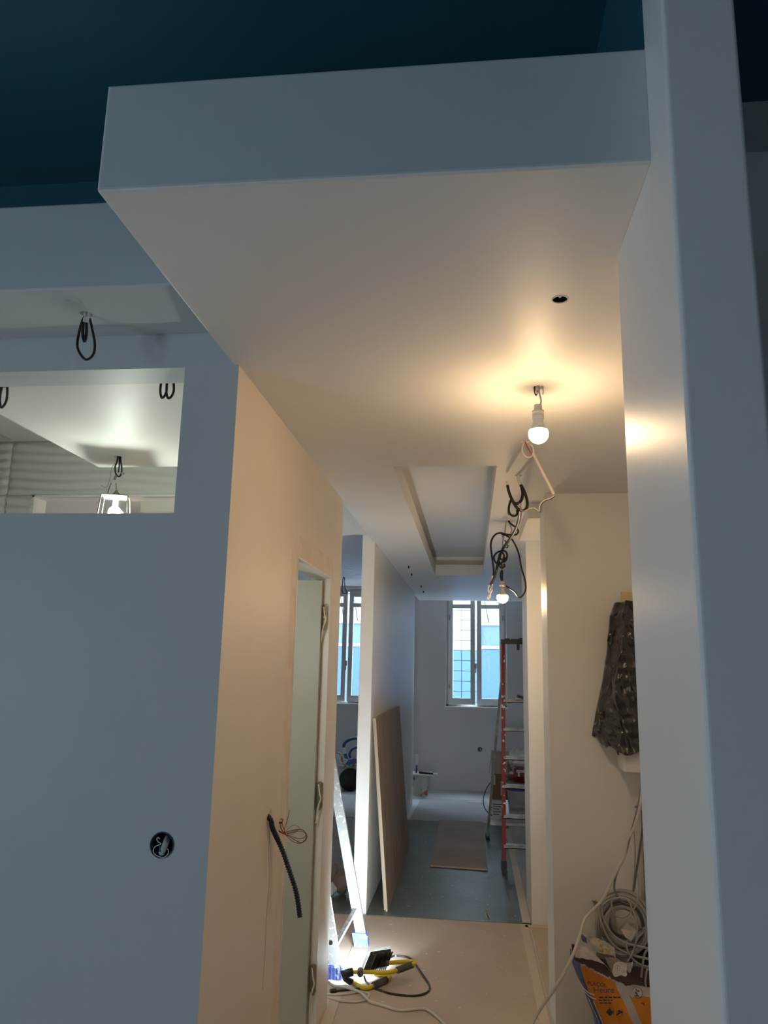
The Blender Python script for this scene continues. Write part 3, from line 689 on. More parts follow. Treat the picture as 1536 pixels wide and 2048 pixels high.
# even spacing
acc = [0]
for i in range(1, len(P)): acc.append(acc[-1]+(P[i]-P[i-1]).length)
def atlen(d):
    for i in range(1, len(P)):
        if acc[i] >= d:
            q = (d-acc[i-1])/max(1e-9, acc[i]-acc[i-1]); return P[i-1].lerp(P[i], q)
    return P[-1]
NN = 190; Q = [atlen(acc[-1]*i/NN) for i in range(NN+1)]
cth = thing('corrugated_conduit', 'navy corrugated conduit sticking out of the corridor wall', 'conduit', tuple(Q[0]))
MB().lathe([(.0155, -.028), (.0155, -.026)], (XL, ch.y, ch.z), 18, 'X').build('hole_back', DARK, cth)  # black disc painting the hole's inner shade over solid plaster
(MB().tube(Q, [.0093 if (i//2) % 2 else .0070 for i in range(NN+1)], 14).build('ribbed_tube', NAVY, cth))
# red wires by the doorway
t = thing('wire_bundle', 'looped bundle of thin red wires beside the navy conduit', 'wire', (wh.x, wh.y, wh.z))
WY = 2.86
w0 = Vector((XL-.02, wh.y, wh.z))
for L, mt in (([(270, 870), (330, 930), (400, 960), (470, 1030), (560, 1062), (630, 1030), (648, 970), (600, 910), (520, 915), (440, 945), (400, 940)], REDWIRE),
              ([(300, 900), (370, 950), (440, 970), (540, 1005), (610, 1000), (635, 960), (590, 925), (500, 935), (420, 955)], REDWIRE),
              ([(320, 910), (390, 955), (450, 985), (560, 1050), (610, 1040), (640, 990), (610, 915), (520, 905), (420, 935)], GRNWIRE),
              ([(345, 860), (370, 930), (410, 960), (390, 930), (395, 880), (430, 780), (450, 680)], GRNWIRE),
              ([(405, 940), (440, 890), (510, 853), (570, 890)], ORWIRE),
              ([(280, 880), (350, 940), (410, 962), (480, 960), (560, 900)], ORWIRE)):
    MB().tube(smooth(pxs(L, WY, *O7), 6), .0011, 6).build('wire', mt, t)
MB().tube(smooth([w0]+pxs([(375, 790), (365, 830), (385, 900), (405, 950)], WY, *O7), 6), .0016, 6).build('wire', REDWIRE, t)
MB().tube(smooth(pxs([(345, 840), (355, 890), (375, 930), (400, 955)], WY, *O7), 6), .002, 6).build('wire', REDWIRE, t)
MB().tube(pxs([(320, 830), (365, 826)], WY, *O7), .0034, 8).build('connector', M('dark_red_connector', (.12, .02, .02), .4), t)

# ================================================================== LADDERS
def lerp(a, b, t): return Vector(a).lerp(Vector(b), t)
foot = onZ(1008, 1742, 0); foot.z = .007
topp = Vector((.286, 7.0, 1.84))
ld = thing('red_stepladder', 'paint-splashed red stepladder with grey rungs by the far window', 'ladder', (.48, 7.1, 0))
XC = .495
def mir(p): return Vector((2*XC-p.x, p.y, p.z))
wv, dv = Vector((.016, 0, 0)), Vector((0, .028, .006))
f1 = foot+Vector((0, .0, .03))
for p, q, g in ((f1, topp, foot), (mir(f1), mir(topp), mir(foot))):
    rl = MB().bar(p, q, wv, dv).build('front_rail', REDP, ld)
    MB().bar(g+Vector((0, -.002, 0)), g+Vector((0, 0.012, .075)), Vector((.022, 0, 0)), Vector((0, .034, 0))).build('rubber_foot', BLACK, rl)
def rail_at_y(py):
    lo, hi = 0, 1
    for _ in range(40):
        m = (lo+hi)/2
        if proj(lerp(f1, topp, m))[1] > py: lo = m
        else: hi = m
    return lerp(f1, topp, lo)
for py in (1692, 1633, 1573, 1516, 1459, 1402):
    p = rail_at_y(py); q = mir(p)
    MB().box((p.x, p.y-.035, p.z-.012), (q.x, p.y+.035, p.z-.006)).box((p.x, p.y-.035, p.z-.012), (q.x, p.y-.03, p.z+.012)).box((p.x, p.y-.035, p.z+.010), (q.x, p.y+.035, p.z+.016)).build('rung', ALUG, ld)
rf = onZ(975, 1678, 0); rf.z = .007
rt = Vector((.272, 7.06, 1.52))
rf2 = rf+Vector((0, 0, .02))
for p, q, g in ((rf2, rt, rf), (mir(rf2), mir(rt), mir(rf))):
    rl = MB().bar(p, q, Vector((.011, 0, 0)), Vector((0, .02, .004))).build('rear_rail', ALUG, ld)
    p = g
    MB().box((p.x-.02, p.y-.025, .007), (p.x+.02, p.y+.025, .055)).build('rubber_foot', BLACK, rl)
for k in (.085,):
    p = lerp(rf2, rt, k); q = mir(p)
    MB().box((p.x, p.y-.01, p.z-.012), (q.x, p.y+.01, p.z+.012)).build('rear_brace', ALUG, ld)
MB().bar(rt+Vector((0, -.03, -.03)), rt+Vector((0, -.05, .05)), Vector((.014, 0, 0)), Vector((0, .02, 0))).build('hinge', ALUG, ld)
b = MB().box((topp.x-.02, 6.94, 1.832), (mir(topp).x+.02, 7.10, 1.868))
b.box((.405, 6.935, 1.775), (.43, 6.95, 1.84))
b.build('platform', BLACK, ld)
for a, c in ((.30, .345), (.36, .43), (.43, .52)):
    MB().box((a, 6.96, 1.868), (c, 7.05, 1.868+random.uniform(.006, .02))).build('paint_lump', CASEK, ld)
# brush resting on a rung
p = rail_at_y(1400)
t = thing('paint_brush', 'small dark brush lying on a rung of the red stepladder', 'brush', (p.x+.12, p.y, p.z+.016))
MB().tube([(p.x+.18, p.y, p.z+.03), (p.x+.30, p.y, p.z+.02)], .008, 8).build('handle', CARDBOX, t)
MB().box((p.x+.12, p.y-.02, p.z+.018), (p.x+.19, p.y+.02, p.z+.042), 0, Matrix.Rotation(.3, 3, 'Y'), (p.x+.15, p.y, p.z+.03)).build('head', CASEK, t)

# aluminium stepladder behind the corridor wall
la = thing('aluminium_stepladder', 'splashed aluminium stepladder with blue feet behind the corridor wall end', 'ladder', (-1.0, 4.55, 0))
fa, fb = onZ(724, 1892, 0), onZ(673, 1958, 0)
lean = Vector((-.21, 0, 1)).normalized()
apx = 1.75
tops = []
for p in (fa, fb):
    p.z = 0
    q = p+Vector((-.21*apx, (4.55-p.y)*.25, apx)); tops.append(q)
    rl = MB().bar(p+Vector((0, 0, .03)), q, Vector((.028, 0, .006)), Vector((0, .012, 0))).build('front_rail', ALU, la)
    m = MB()
    m.bar(p, p+Vector((-.016, 0, .075)), Vector((.042, 0, 0)), Vector((0, .026, 0)))
    for k in range(5): m.box((p.x-.044+k*.018, p.y-.030, .002), (p.x-.036+k*.018, p.y-.02, .066))
    m.build('rubber_foot', BLUEFOOT, rl)
MB().bar(lerp(fa, tops[0], .115), lerp(fb, tops[1], .075), Vector((.012, 0, 0)), Vector((0, .004, .008))).build('strut', ALU, la)
for p, q in zip((fa, fb), tops):
    r_ = Vector((q.x*2-p.x, p.y, 0))
    MB().bar(r_, q, Vector((.02, 0, .004)), Vector((0, .01, 0))).build('rear_rail', ALU, la)
for k in range(1, 7):
    a, c = lerp(Vector((tops[0].x*2-fa.x, fa.y, 0)), tops[0], k/6.5), lerp(Vector((tops[1].x*2-fb.x, fb.y, 0)), tops[1], k/6.5)
    MB().box((a.x-.04, min(a.y, c.y), a.z-.012), (a.x+.04, max(a.y, c.y), a.z+.012)).build('tread', ALU, la)
MB().box((tops[0].x-.12, min(tops[0].y, tops[1].y)-.02, apx-.02), (tops[0].x+.08, max(tops[0].y, tops[1].y)+.02, apx+.03)).build('top_cap', BLACK, la)
bp = lerp(fb, tops[1], .10)
MB().lathe([(.012, -.014), (.012, -.0125)], (bp.x, bp.y, bp.z), 14, 'Y').build('rivet', BLACK, la)

# ================================================================== WORK LIGHT
fl = thing('work_light', 'lit yellow-framed work light lying on the corridor floor', 'work light', tuple(onZ(745, 1960, 0)))
def flo(L, z): return [onZ(640+q[0]/6.4, 1860+q[1]/6.4, q[2] if len(q) > 2 else z) for q in L]
low = flo([(385, 640), (430, 665), (480, 700), (540, 735), (600, 742), (660, 725), (700, 705)], .016)
MB().tube(smooth(low, 6), .0105, 12).build('foot_tube', YELLOW, fl)
low2 = flo([(840, 640), (885, 615), (890, 590), (860, 575), (800, 570), (700, 560)], .016)
MB().tube(smooth(low2, 6), .0105, 12).build('foot_tube', YELLOW, fl)
MB().tube(flo([(680, 712), (850, 640)], .0205), .0165, 14).build('foam_grip', RUBBER, fl)
up = flo([(420, 535), (520, 538), (640, 540), (800, 545), (900, 540), (960, 525), (1000, 510)], .075)
MB().tube(smooth(up, 6), .0105, 12).build('handle_tube', YELLOW, fl)
up2 = flo([(1170, 440), (1205, 432), (1195, 412), (1140, 405), (1020, 412), (870, 420)], .085)
MB().tube(smooth(up2, 6), .0105, 12).build('handle_tube', YELLOW, fl)
MB().tube(flo([(990, 515), (1180, 445)], .078), .0165, 14).build('foam_grip', RUBBER, fl)
MB().tube(flo([(425, 535, .078), (370, 545, .075), (310, 560, .065), (330, 610, .045), (400, 655, .024)], 0), .020, 12).build('elbow', BLACK, fl)
MB().tube(flo([(515, 515), (515, 565)], .078), .016, 12).build('pivot_knob', RUBBER, fl)
MB().tube(flo([(840, 425), (880, 425)], .085), .014, 12).build('pivot_knob', RUBBER, fl)
A = onZ(726, 1940, .085); B = onZ(766, 1937, .045)
ab = (B-A).normalized(); n0 = Vector((-.90, -.03, .42)); n0 = (n0-ab*n0.dot(ab)).normalized()
def onplane(x, y): d = ray(x, y); return CAM+d*((A-CAM).dot(n0)/d.dot(n0))
Dd = onplane(746, 1908); E_ = onplane(789, 1897)
ux = (B-A+E_-Dd)/2; uy = (Dd-A+E_-B)/2
nrm = ux.cross(uy).normalized()
if nrm.x > 0: nrm = -nrm
cen = (A+B+Dd+E_)/4
LW, LH = ux.length, uy.length
ux = ux.normalized(); uy = (uy-ux*uy.dot(ux)).normalized()
def slab(w_, h_, d0, d1, tp=0):
    vs = []
    for d, k in ((d0, tp), (d1, 0)):
        for sx, sy in ((-1, -1), (1, -1), (1, 1), (-1, 1)): vs.append(cen+ux*sx*(w_/2-k)+uy*sy*(h_/2-k)+nrm*d)
    return vs
BF = [(0, 3, 2, 1), (4, 5, 6, 7), (0, 1, 5, 4), (1, 2, 6, 5), (2, 3, 7, 6), (3, 0, 4, 7)]
MB().add(slab(LW*.97, LH*.97, -.012, .010, .012), BF).build('housing', CASEK, fl)
MB().add(slab(LW, LH, .010, .026), BF).build('front_rim', DIFF, fl)
MB().add(slab(LW*.94, LH*.94, .0265, .0285), BF).build('led_panel', PANEL, fl)
MB().add(slab(.05, .04, -.03, -.012, .004), BF).build('junction_box', BLACK, fl)
for k in range(9):
    o_ = ux*(-.07+k*.0175)
    MB().bar(cen+o_-uy*.05-nrm*.016, cen+o_+uy*.05-nrm*.016, ux*.0015, nrm*.004).build('cooling_fin', CASEK, fl)
Lk = flo([(560, 580, .04), (590, 660, .012), (640, 700, .008), (700, 745), (780, 775), (900, 812), (1040, 832), (1200, 842), (1330, 818), (1400, 765), (1392, 690), (1320, 580), (1230, 450), (1160, 370), (1080, 340), (960, 330), (900, 350)], .009)
MB().tube(smooth(Lk, 6), .0052, 8).build('flex', M('black_flex', (.012, .012, .013), .45, col2=(.45, .43, .40), noise_scale=40, thr=.68), fl)
MB().tube(smooth(flo([(700, 745), (600, 748), (500, 752), (380, 760), (200, 776)], .009), 5), .005, 8).build('flex', BLACK, fl)
MB().tube(flo([(205, 775), (130, 785)], .014), .011, 10).build('plug', BLACK, fl)
cable('extension_cord', 'pale extension cord trailing forward from the work light', 'cord', flo([(110, 650), (180, 712), (260, 722, .013), (340, 738, .0225), (440, 765, .0225), (520, 802, .0215), (560, 835, .0215), (600, 880, .0215), (650, 925, .013), (780, 960), (960, 1020), (1100, 1030), (1300, 1008), (1400, 1040), (1536, 1150), (1700, 1330), (1900, 1600)], .0098), .0062, CABLEP)
cable('extension_cord', 'pale cord doubling back under the work light', 'cord', flo([(60, 840), (120, 868), (250, 905), (450, 920), (580, 895), (628, 850), (620, 812), (540, 795), (400, 810), (200, 830), (60, 815)], .0092), .0055, CABLEP)

# ================================================================== FLOOR COVERINGS
def sheet(name, label, cat, corners, z0, z1, mat, nu=1, nv=1, wav=0, group=None):
    """thin sheet from four floor corners (near-left, near-right, far-right, far-left)"""
    c = [Vector((p[0], p[1], 0)) for p in corners]
    def top(u, v):
        p = c[0].lerp(c[1], u).lerp(c[3].lerp(c[2], u), v)
        dz = 0
        if wav and 0 < u < 1 and 0 < v < 1:
            dz = wav*(noise.noise((p.x*3, p.y*1.5, 1))+.6*noise.noise((p.x*9, p.y*5, 3)))
            dz = max(dz, -(z1-z0)*.6)
        return (p.x, p.y, z1+dz)
    m = MB().grid(top, nu, nv, sm=bool(wav))
    n = len(c)
    vs = [(p.x, p.y, z0) for p in c]+[(p.x, p.y, z1) for p in c]
    m.add(vs, [(0, 3, 2, 1), (0, 1, 5, 4), (1, 2, 6, 5), (2, 3, 7, 6), (3, 0, 4, 7)])
    ctr = sum(c, Vector())/4
    return tag(m.build(name, mat, None, (ctr.x, ctr.y, z0), fix=not wav), label, cat, group)
sheet('floor_card', 'beige protective card on the corridor floor under the work light', 'floor sheet', [(XL+.002, 1.6), (.372, 1.6), (.372, 5.372), (XL+.002, 5.36)], .0, .004, CARD)
sheet('floor_card', 'beige card strip on the niche floor by the cable bag', 'floor sheet', [(.38, 2.05), (1.04, 2.05), (1.04, 3.845), (.38, 3.845)], .0, .004, CARD)
sheet('floor_card', 'beige card patch in the second niche beside the tape', 'floor sheet', [(.378, 4.16), (1.2, 4.16), (1.2, 5.37), (.378, 5.37)], .0, .004, CARD)
sheet('floor_card', 'beige card on the floor around the aluminium ladder', 'floor sheet', [(-2.4, 4.12), (XL-.002, 4.12), (XL-.002, 5.36), (-2.4, 5.33)], .0, .004, CARD)
sheet('green_film', 'dark green plastic film taped along the corridor floor', 'floor film', [(XL+.002, 5.374), (.385, 5.376), (.385, 8.555), (XL+.002, 8.565)], .0, .004, FILM, 26, 70, .0022)
sheet('green_film', 'dark green plastic film on the left room floor', 'floor film', [(-2.2, 5.34), (-.79, 5.36), (-.79, 6.35), (-2.2, 6.35)], .0, .004, FILM, 30, 20, .0022)
sheet('floor_card', 'pale card strip under the right rail of the red stepladder', 'floor sheet', [(.388, 5.885), (1.5, 5.885), (1.5, 8.50), (.388, 8.50)], .0, .003, GREYCARD)
sheet('brown_card', 'brown card laid on the left room floor past the green film', 'floor sheet', [(-2.2, 6.37), (-.79, 6.37), (-.79, 8.55), (-2.2, 8.55)], .0, .004, BROWNCARD)
sheet('grey_card', 'grey card on the left room floor before the hose machine', 'floor sheet', [(-2.3, 8.57), (-.79, 8.57), (-.79, 9.9), (-2.3, 9.9)], .0, .004, GREYCARD)
sheet('grey_card', 'grey card lying across the corridor end past the green film', 'floor sheet', [(-.66, 8.57), (.20, 8.56), (.20, 9.93), (-.62, 9.96)], .0, .006, GREYCARD)
sheet('plasterboard_sheet', 'flat brown plasterboard sheet lying on the green film', 'board', [(-.335, 6.665), (.13, 6.63), (.123, 8.55), (-.335, 8.555)], .007, .019, BOARD)
def tape(a, b, w_, label, z=.0045):
    a, b = Vector(a), Vector(b); d = (b-a).normalized(); s = Vector((-d.y, d.x, 0))*w_/2
    m = MB()
    vs = [a-s, b-s, b+s, a+s]
    m.add([(v.x, v.y, z) for v in vs]+[(v.x, v.y, z+.0012) for v in vs], BF)
    return tag(m.build('tape_strip', TAPE, None, ((a.x+b.x)/2, (a.y+b.y)/2, z)), label, 'tape')
tape((.335, 5.36, 0), (.34, 3.3, 0), .045, 'tape along the card edge before the meter niche')
tape((.355, 5.385, 0), (.365, 8.3, 0), .055, 'tape along the right edge of the green film', .0075)
tape((.34, 5.33, 0), (.9, 5.34, 0), .04, 'tape across the floor of the second niche')
tape((-.67, 4.12, 0), (-.65, 3.4, 0), .05, 'tape along the card edge by the doorway')
tape((.30, 4.0, 0), (.36, 3.4, 0), .03, 'short slanting tape beside the pale loose cable', .006)
q = onZ(955, 1605, .01)
tape((q.x-.11, q.y+.05, 0), (q.x+.06, q.y+.03, 0), .11, 'pale wide tape patch on the grey card', .0095)
for i, (x, y, a) in enumerate(((972, 1829, .5), (975, 1828, .62))):
    p = onZ(x, y, .009); tag(MB().box((p.x-.003, p.y-.09, .0085), (p.x+.003, p.y+.09, .0125), 0, Matrix.Rotation(.15*i, 3, 'Z'), (p.x, p.y, 0)).build('wood_splinter', PAPEREDGE, None, (p.x, p.y, .0085)), 'thin pale wood splinter on the green film', 'splinter', 'splinters on the film')
# skirting lines of the right walls

# leaning boards
for i in range(2):
    off = .0145*i
    y0, y1 = 5.452+.03*i, 7.24+.015*i
    X0, X1 = -.557-off*1.02, XL+.0295-off
    zt_ = 1.253-.004*i
    n_ = Vector((zt_, 0, X0-X1)).normalized()*.0125
    a0, a1 = Vector((X0, y0, .007)), Vector((X0, y1, .007)); t0, t1 = Vector((X1, y0, zt_)), Vector((X1, y1+.02, zt_))
    m = MB().add([a0, a1, t1, t0, a0-n_, a1-n_, t1-n_, t0-n_], [(0, 1, 2, 3)], 0).add([a0, a1, t1, t0, a0-n_, a1-n_, t1-n_, t0-n_], [(4, 7, 6, 5), (0, 4, 5, 1), (1, 5, 6, 2), (2, 6, 7, 3), (3, 7, 4, 0)], 1)
    tag(m.build('leaning_board', [LEANB, PAPEREDGE], None, (X0, y0, 0)), ['stained brown board leaning outermost against the white partition', 'second board sandwiched behind the stained leaning board'][i], 'board')

# ================================================================== METER NICHE
NY = 3.85
mt_ = thing('meter_box', 'white meter box on the niche wall under a black bag', 'meter box', (.85, NY, 1.16))
bx0 = .682
b = MB().box((bx0+.008, 3.70, 1.165), (1.045, NY, 1.40)); o = b.build('housing', PLASTW, mt_); bevel(o, .006, 2)
MB().box((.79, 3.74, 1.40), (1.04, NY, 1.86)).build('cover', PLASTW, mt_)
# black bag
def lb_(z):   # left edge of the bag against height
    T = [(1.30, .572), (1.34, .578), (1.45, .602), (1.58, .634), (1.70, .655), (1.80, .668), (1.88, .676), (1.95, .705)]
    if z <= T[0][0]: return T[0][1]
    for (z0, x0), (z1, x1) in zip(T, T[1:]):
        if z <= z1: return x0+(x1-x0)*(z-z0)/(z1-z0)
    return T[-1][1]
bgk = thing('bin_bag', 'crumpled black plastic bag draped over the meter box', 'plastic bag', (.8, 3.7, 1.26))
def bagfn(u, v):
    zb = 1.258+.010*math.sin(u*23)+(.05*max(0, .38-u)/.38 if u < .38 else 0)+.010*noise.noise((u*14, 3, 3))
    z = zb+(1.945-zb)*v
    l = lb_(z); yf = 3.678+.05*max(0, v-.8)/.2
    xf = max(.672, l+.04) if v < .9 else l+.05
    if u < .2:
        q = u/.2; x = l+q*(xf-l)*.45; y = 3.845-q*.045
    elif u < .42:
        q = (u-.2)/.22; x = l+(xf-l)*(.45+.55*q); y = 3.80+(yf-3.80)*q
    else:
        q = (u-.42)/.58; x = xf+q*(1.04-xf); y = yf-.004*math.sin(q*9)
    am = min(1, u*8)
    a = noise.noise((x*16, z*6, u*5)); c_ = noise.noise((x*34, z*17, 3+u*4)); e = noise.noise((x*8, z*34, 8)); g = 1-abs(noise.noise((x*22, z*9, 20+u*3)))*2
    lf_ = 1.7 if u < .42 else 1
    return (x+.012*lf_*a*am-.008*lf_*max(0, g)*am*(u < .42), min(3.846, y-abs(.016*a*am)-.012*lf_*c_*am-.010*lf_*e*am-.014*lf_*max(0, g)*am), z+.004*c_)
MB().grid(bagfn, 130, 130).build('film', BAGK, bgk, fix=False)
L = pxs([(540, 1610, 3.70), (552, 1650, 3.71), (572, 1705, 3.715)], 3.7, 1120, 1160, 4.877)
MB().tube(smooth(L, 4), [.004]*len(smooth(L, 4)), 5).build('torn_strip', BAGK, bgk)
p0, p1 = onY(1243.5, 1205, 3.835), onY(1265, 1184, 3.835)
o = MB().box((p0.x, 3.835, p0.z-.02), (p0.x+.12, 3.846, p1.z)).build('yellow_foam_pad', TAPEY, None, (p0.x, 3.84, p0.z)); tag(o, 'pale yellow pad peeking out above the black bag', 'pad')
# galvanised stud in the niche
sx = onY(1289, 1720, 3.80).x
m = MB().box((sx, 3.80, 0), (sx+.045, 3.803, 1.08)).box((sx, 3.80, 0), (sx+.002, 3.835, 1.08)).box((sx+.043, 3.80, 0), (sx+.045, 3.835, 1.08))
tag(m.build('metal_stud', GALV, None, (sx, 3.8, 0)), 'galvanised stud standing against the niche wall', 'metal stud')
# hanging cables in the niche
O8 = (1060, 1580, 4.375)
cable('loose_cable', 'pale cable hanging free from the niche and sweeping to the floor', 'cable', pxs([(985, -60, 3.66), (980, 0, 3.66), (960, 150, 3.64), (905, 340, 3.60), (850, 440, 3.58), (825, 580, 3.56), (760, 700, 3.53), (690, 850, 3.5), (640, 950, 3.48), (560, 1040, 3.46), (480, 1130, 3.42), (440, 1260, 3.36), (385, 1420, 3.26), (300, 1600, 3.22), (200, 1760, 3.20), (100, 1900, 3.18), (20, 2040, 3.15), (-40, 2180, 3.1), (-60, 2330, 3.02)], 3.6, *O8), .0062, CABLEW, n=10)
cable('loose_cable', 'dark grey cable dropping from the nail into the coil', 'cable', pxs([(970, 20), (940, 170), (880, 390), (830, 580, 3.67), (770, 700, 3.60), (740, 810, 3.53), (745, 890, 3.506), (790, 965, 3.504), (850, 1000, 3.504)], 3.70, *O8), .0045, CABLEG2)
cable('loose_cable', 'straight dark cable running down beside the metal stud', 'cable', pxs([(982, 180), (985, 330), (960, 520), (930, 720), (905, 880), (885, 940)], 3.72, *O8), .005, CABLEG2)
cable('loose_cable', 'thin pinkish wire hanging slack on the niche wall', 'cable', pxs([(905, 300), (915, 450), (920, 600), (912, 760), (900, 850)], 3.82, *O8), .0018, M('pinkish_wire', (.34, .25, .21), .5))
cable('loose_cable', 'thin pale wire arcing over the front of the coil', 'cable', pxs([(940, 740, 3.66), (950, 850, 3.53), (945, 930, 3.506), (920, 1020, 3.505), (850, 1100, 3.505), (770, 1110, 3.505), (725, 1060, 3.505), (715, 980, 3.504), (760, 945, 3.494), (850, 960, 3.493), (900, 1060, 3.494), (935, 1180, 3.490), (930, 1320, 3.488), (890, 1440, 3.488), (850, 1500, 3.488)], 3.55, *O8), .0032, CABLEG)
nl = onY(1060+935/4.375, 1580+145/4.375, 3.82)
tag(MB().tube([(nl.x-.012, 3.80, nl.z), (nl.x+.012, 3.85, nl.z)], .004, 8).build('wall_hook', STEEL, None, (nl.x, 3.85, nl.z)), 'small hook holding cables on the niche wall', 'hook')
nl = onY(1060+563/4.375, 1580+1000/4.375, 3.80)
tag(MB().tube([(nl.x, 3.80, nl.z+.01), (nl.x, 3.852, nl.z)], .0035, 8).tube([(nl.x+.012, 3.80, nl.z+.008), (nl.x+.012, 3.852, nl.z)], .0035, 8).build('wall_plug', STEEL, None, (nl.x, 3.85, nl.z)), 'pair of thin pins in the niche wall left of the coil', 'pin')
# coil of cable
co = thing('cable_coil', 'big coil of grey cable heaped behind the torn bag', 'cable coil', tuple(onY(1248, 1890, 3.62)))
ctr = onY(1247, 1837, 3.63)
rnd = random.Random(3)
for j, (mat, nt_) in enumerate(((CABLEG, 9), (CABLEG2, 4), (CABLEW, 3), (CABLEG, 8))):
    L = []
    for k in range(nt_*14):
        a = 2*math.pi*k/14+j*1.3; tr = k//14
        rx = (.062+.060*((tr*7+j*3) % 10)/10+.006*noise.noise((k*.21, j, 0)))
        dy = -.10+.19*((tr*3+j*2) % 9)/9+.012*noise.noise((k*.17, j, 5))
        L.append(Vector((ctr.x+rx*math.cos(a)*1.0+.25*dy, ctr.y+dy, ctr.z+rx*math.sin(a)*1.06-.10*(dy+.1))))
    MB().tube(smooth(L, 2), .0048, 6).build('cable_turns', mat, co)
for L in ([(600, 1010), (620, 1150), (680, 1290), (760, 1380), (880, 1440), (1040, 1480)], [(620, 980), (640, 1120), (720, 1260), (840, 1340), (960, 1370), (1100, 1400)],
          [(840, 1320), (850, 1400), (900, 1480), (970, 1530), (1080, 1560)], [(1100, 1340), (1010, 1420), (985, 1540), (975, 1640)], [(1100, 1480), (1030, 1560), (1010, 1660), (1015, 1740)]):
    MB().tube(smooth(pxs(L, 3.50, *O8), 5), .0048, 6).build('cable_strand', rnd.choice([CABLEG, CABLEW, CABLEG]), co)
p = onY(1257, 1866, 3.50)
MB().add([(p.x-.03, p.y, p.z+.012), (p.x-.004, p.y-.004, p.z+.04), (p.x+.012, p.y+.002, p.z+.01), (p.x+.034, p.y-.004, p.z+.012), (p.x+.010, p.y, p.z-.03), (p.x-.014, p.y-.006, p.z-.016)], [(0, 1, 2), (1, 3, 2), (2, 3, 4), (2, 4, 5), (0, 2, 5)]).build('paper_tag', M('tag_paper', (.62, .58, .50), .6), co)
# black tub under the coil
tb = thing('black_tub', 'black rubble tub standing behind the orange bag', 'tub', (.79, 3.675, 0))
MB().lathe([(.09, 0.004), (.10, .22), (.115, .418), (.122, .423), (.122, .437), (.11, .437), (.108, .418), (.085, .02)], (.79, 3.675, 0), 32).build('body', BLACK, tb)
g0 = onY(1060+600/4.375, 1580+1120/4.375, 3.72)
tag(MB().add([(g0.x-.01, 3.70, .004), (g0.x+.12, 3.70, .004), (g0.x+.09, 3.83, g0.z+.02), (g0.x+.0, 3.83, g0.z+.03), (g0.x-.01, 3.71, .004), (g0.x+.12, 3.71, .004), (g0.x+.09, 3.84, g0.z+.02), (g0.x+.0, 3.84, g0.z+.03)], BF).build('metal_offcut', GALV, None, (g0.x, 3.75, 0)), 'grey metal offcut leaning on the niche wall by the coil', 'offcut')

# bag of plaster
bag = thing('plaster_bag', 'torn orange and blue paper bag of plaster adhesive', 'paper bag', (.62, 3.46, 0))
def pleft(z):
    T = [(0, .515), (.15, .51), (.25, .492), (.33, .462), (.40, .425), (.445, .412), (.50, .41)]
    for (z0, x0), (z1, x1) in zip(T, T[1:]):
        if z <= z1: return x0+(x1-x0)*(z-z0)/(z1-z0)
    return T[-1][1]
NU, NV = 96, 60
def ring(u, z):
    """u in 0..1 round the bag: 0-.10 blue side, .10-.55 front, .55-.62 white stripe, .62-.78 right face, rest back"""
    xl = pleft(z); xr = xl+.335-.10*max(0, z-.3)
    yf, yb = 3.395+.10*(xr-.75), 3.55
    P4 = [(0, (xl, yb)), (.05, (xl-.002, 3.46)), (.10, (xl+.012, 3.40)), (.14, (xl+.036, 3.375)), (.34, (xl+.09, 3.352)), (.55, (xl+.142, 3.368)), (.62, (xl+.168, 3.382)), (.80, (xr, 3.45)), (.88, (xr, yb)), (1.0, (xl, yb))]
    for (u0, a), (u1, c_) in zip(P4, P4[1:]):
        if u <= u1:
            q = (u-u0)/(u1-u0); return a[0]+(c_[0]-a[0])*q, a[1]+(c_[1]-a[1])*q
    return P4[-1][1]
def rimz(u):
    base = .470 if u < .12 else .470-.045*min(1, max(0, (u-.12)/.43)) if u < .55 else .425-.055*(u-.55)/.25 if u < .8 else .37+.10*((u-.8)/.2)
    return base+.012*noise.noise((u*24, 0, 0))+.006*noise.noise((u*70, 2, 0))
def bagf(u, v):
    z = v*rimz(u); x, y = ring(u, z)
    n1 = noise.noise((x*11, y*11, z*11)); n2 = noise.noise((x*30, y*30, z*24+5))
    f_ = min(1, v*5)
    return (x+.006*n1*f_, y+(.012*n1+.006*n2)*f_, z)
def bagm(u, v):
    if u < .115: return 1
    if u > .80: return 2
    if .545 < u < .625: return 2
    if v > .975 and u < .56: return 2
    if v > .90 and u >= .56: return 2
    return 0
m = MB().grid(bagf, NU, NV, mfn=bagm)
m.build('paper', [ORANGE, BLUEP, WHITEP], bag, fix=False)
m = MB().grid(lambda u, v: (lambda p: (p[0]+(.60-p[0])*.07, p[1]+(3.46-p[1])*.16, p[2]-.006))(bagf(u, .55+.45*v)), NU, 20)
m.build('paper_lining', BROWNIN, bag, fix=False)
# torn flaps
O9 = (1120, 1840, 7.68)
def flap(L1, L2, Y1, Y2, mats, name):
    A_ = smooth(pxs(L1, Y1, *O9), 5); B_ = smooth(pxs(L2, Y2, *O9), 5)
    n = min(len(A_), len(B_))-1
    def fn(u, v):
        p = A_[round(u*n)].lerp(B_[round(u*n)], v)
        k = .006*noise.noise((p.x*25, p.z*25, 1))+.004*noise.noise((p.x*70, p.z*70, 4))
        return (p.x, p.y+k, p.z+k*.5)
    MB().grid(fn, n, 10).build(name, mats, bag, fix=False)
flap([(335, 170), (430, 220), (500, 265), (640, 310), (760, 370), (830, 420), (850, 470)], [(330, 260), (400, 340), (430, 420), (520, 480), (640, 510), (760, 530), (850, 575)], 3.50, 3.49, M('flap_paper', (.60, .56, .50), .6, col2=(.50, .36, .10), noise_scale=30, thr=.6), 'torn_flap')
flap([(300, 180), (345, 225), (400, 260)], [(335, 300), (370, 330), (415, 360)], 3.495, 3.485, BLUEP, 'torn_flap')
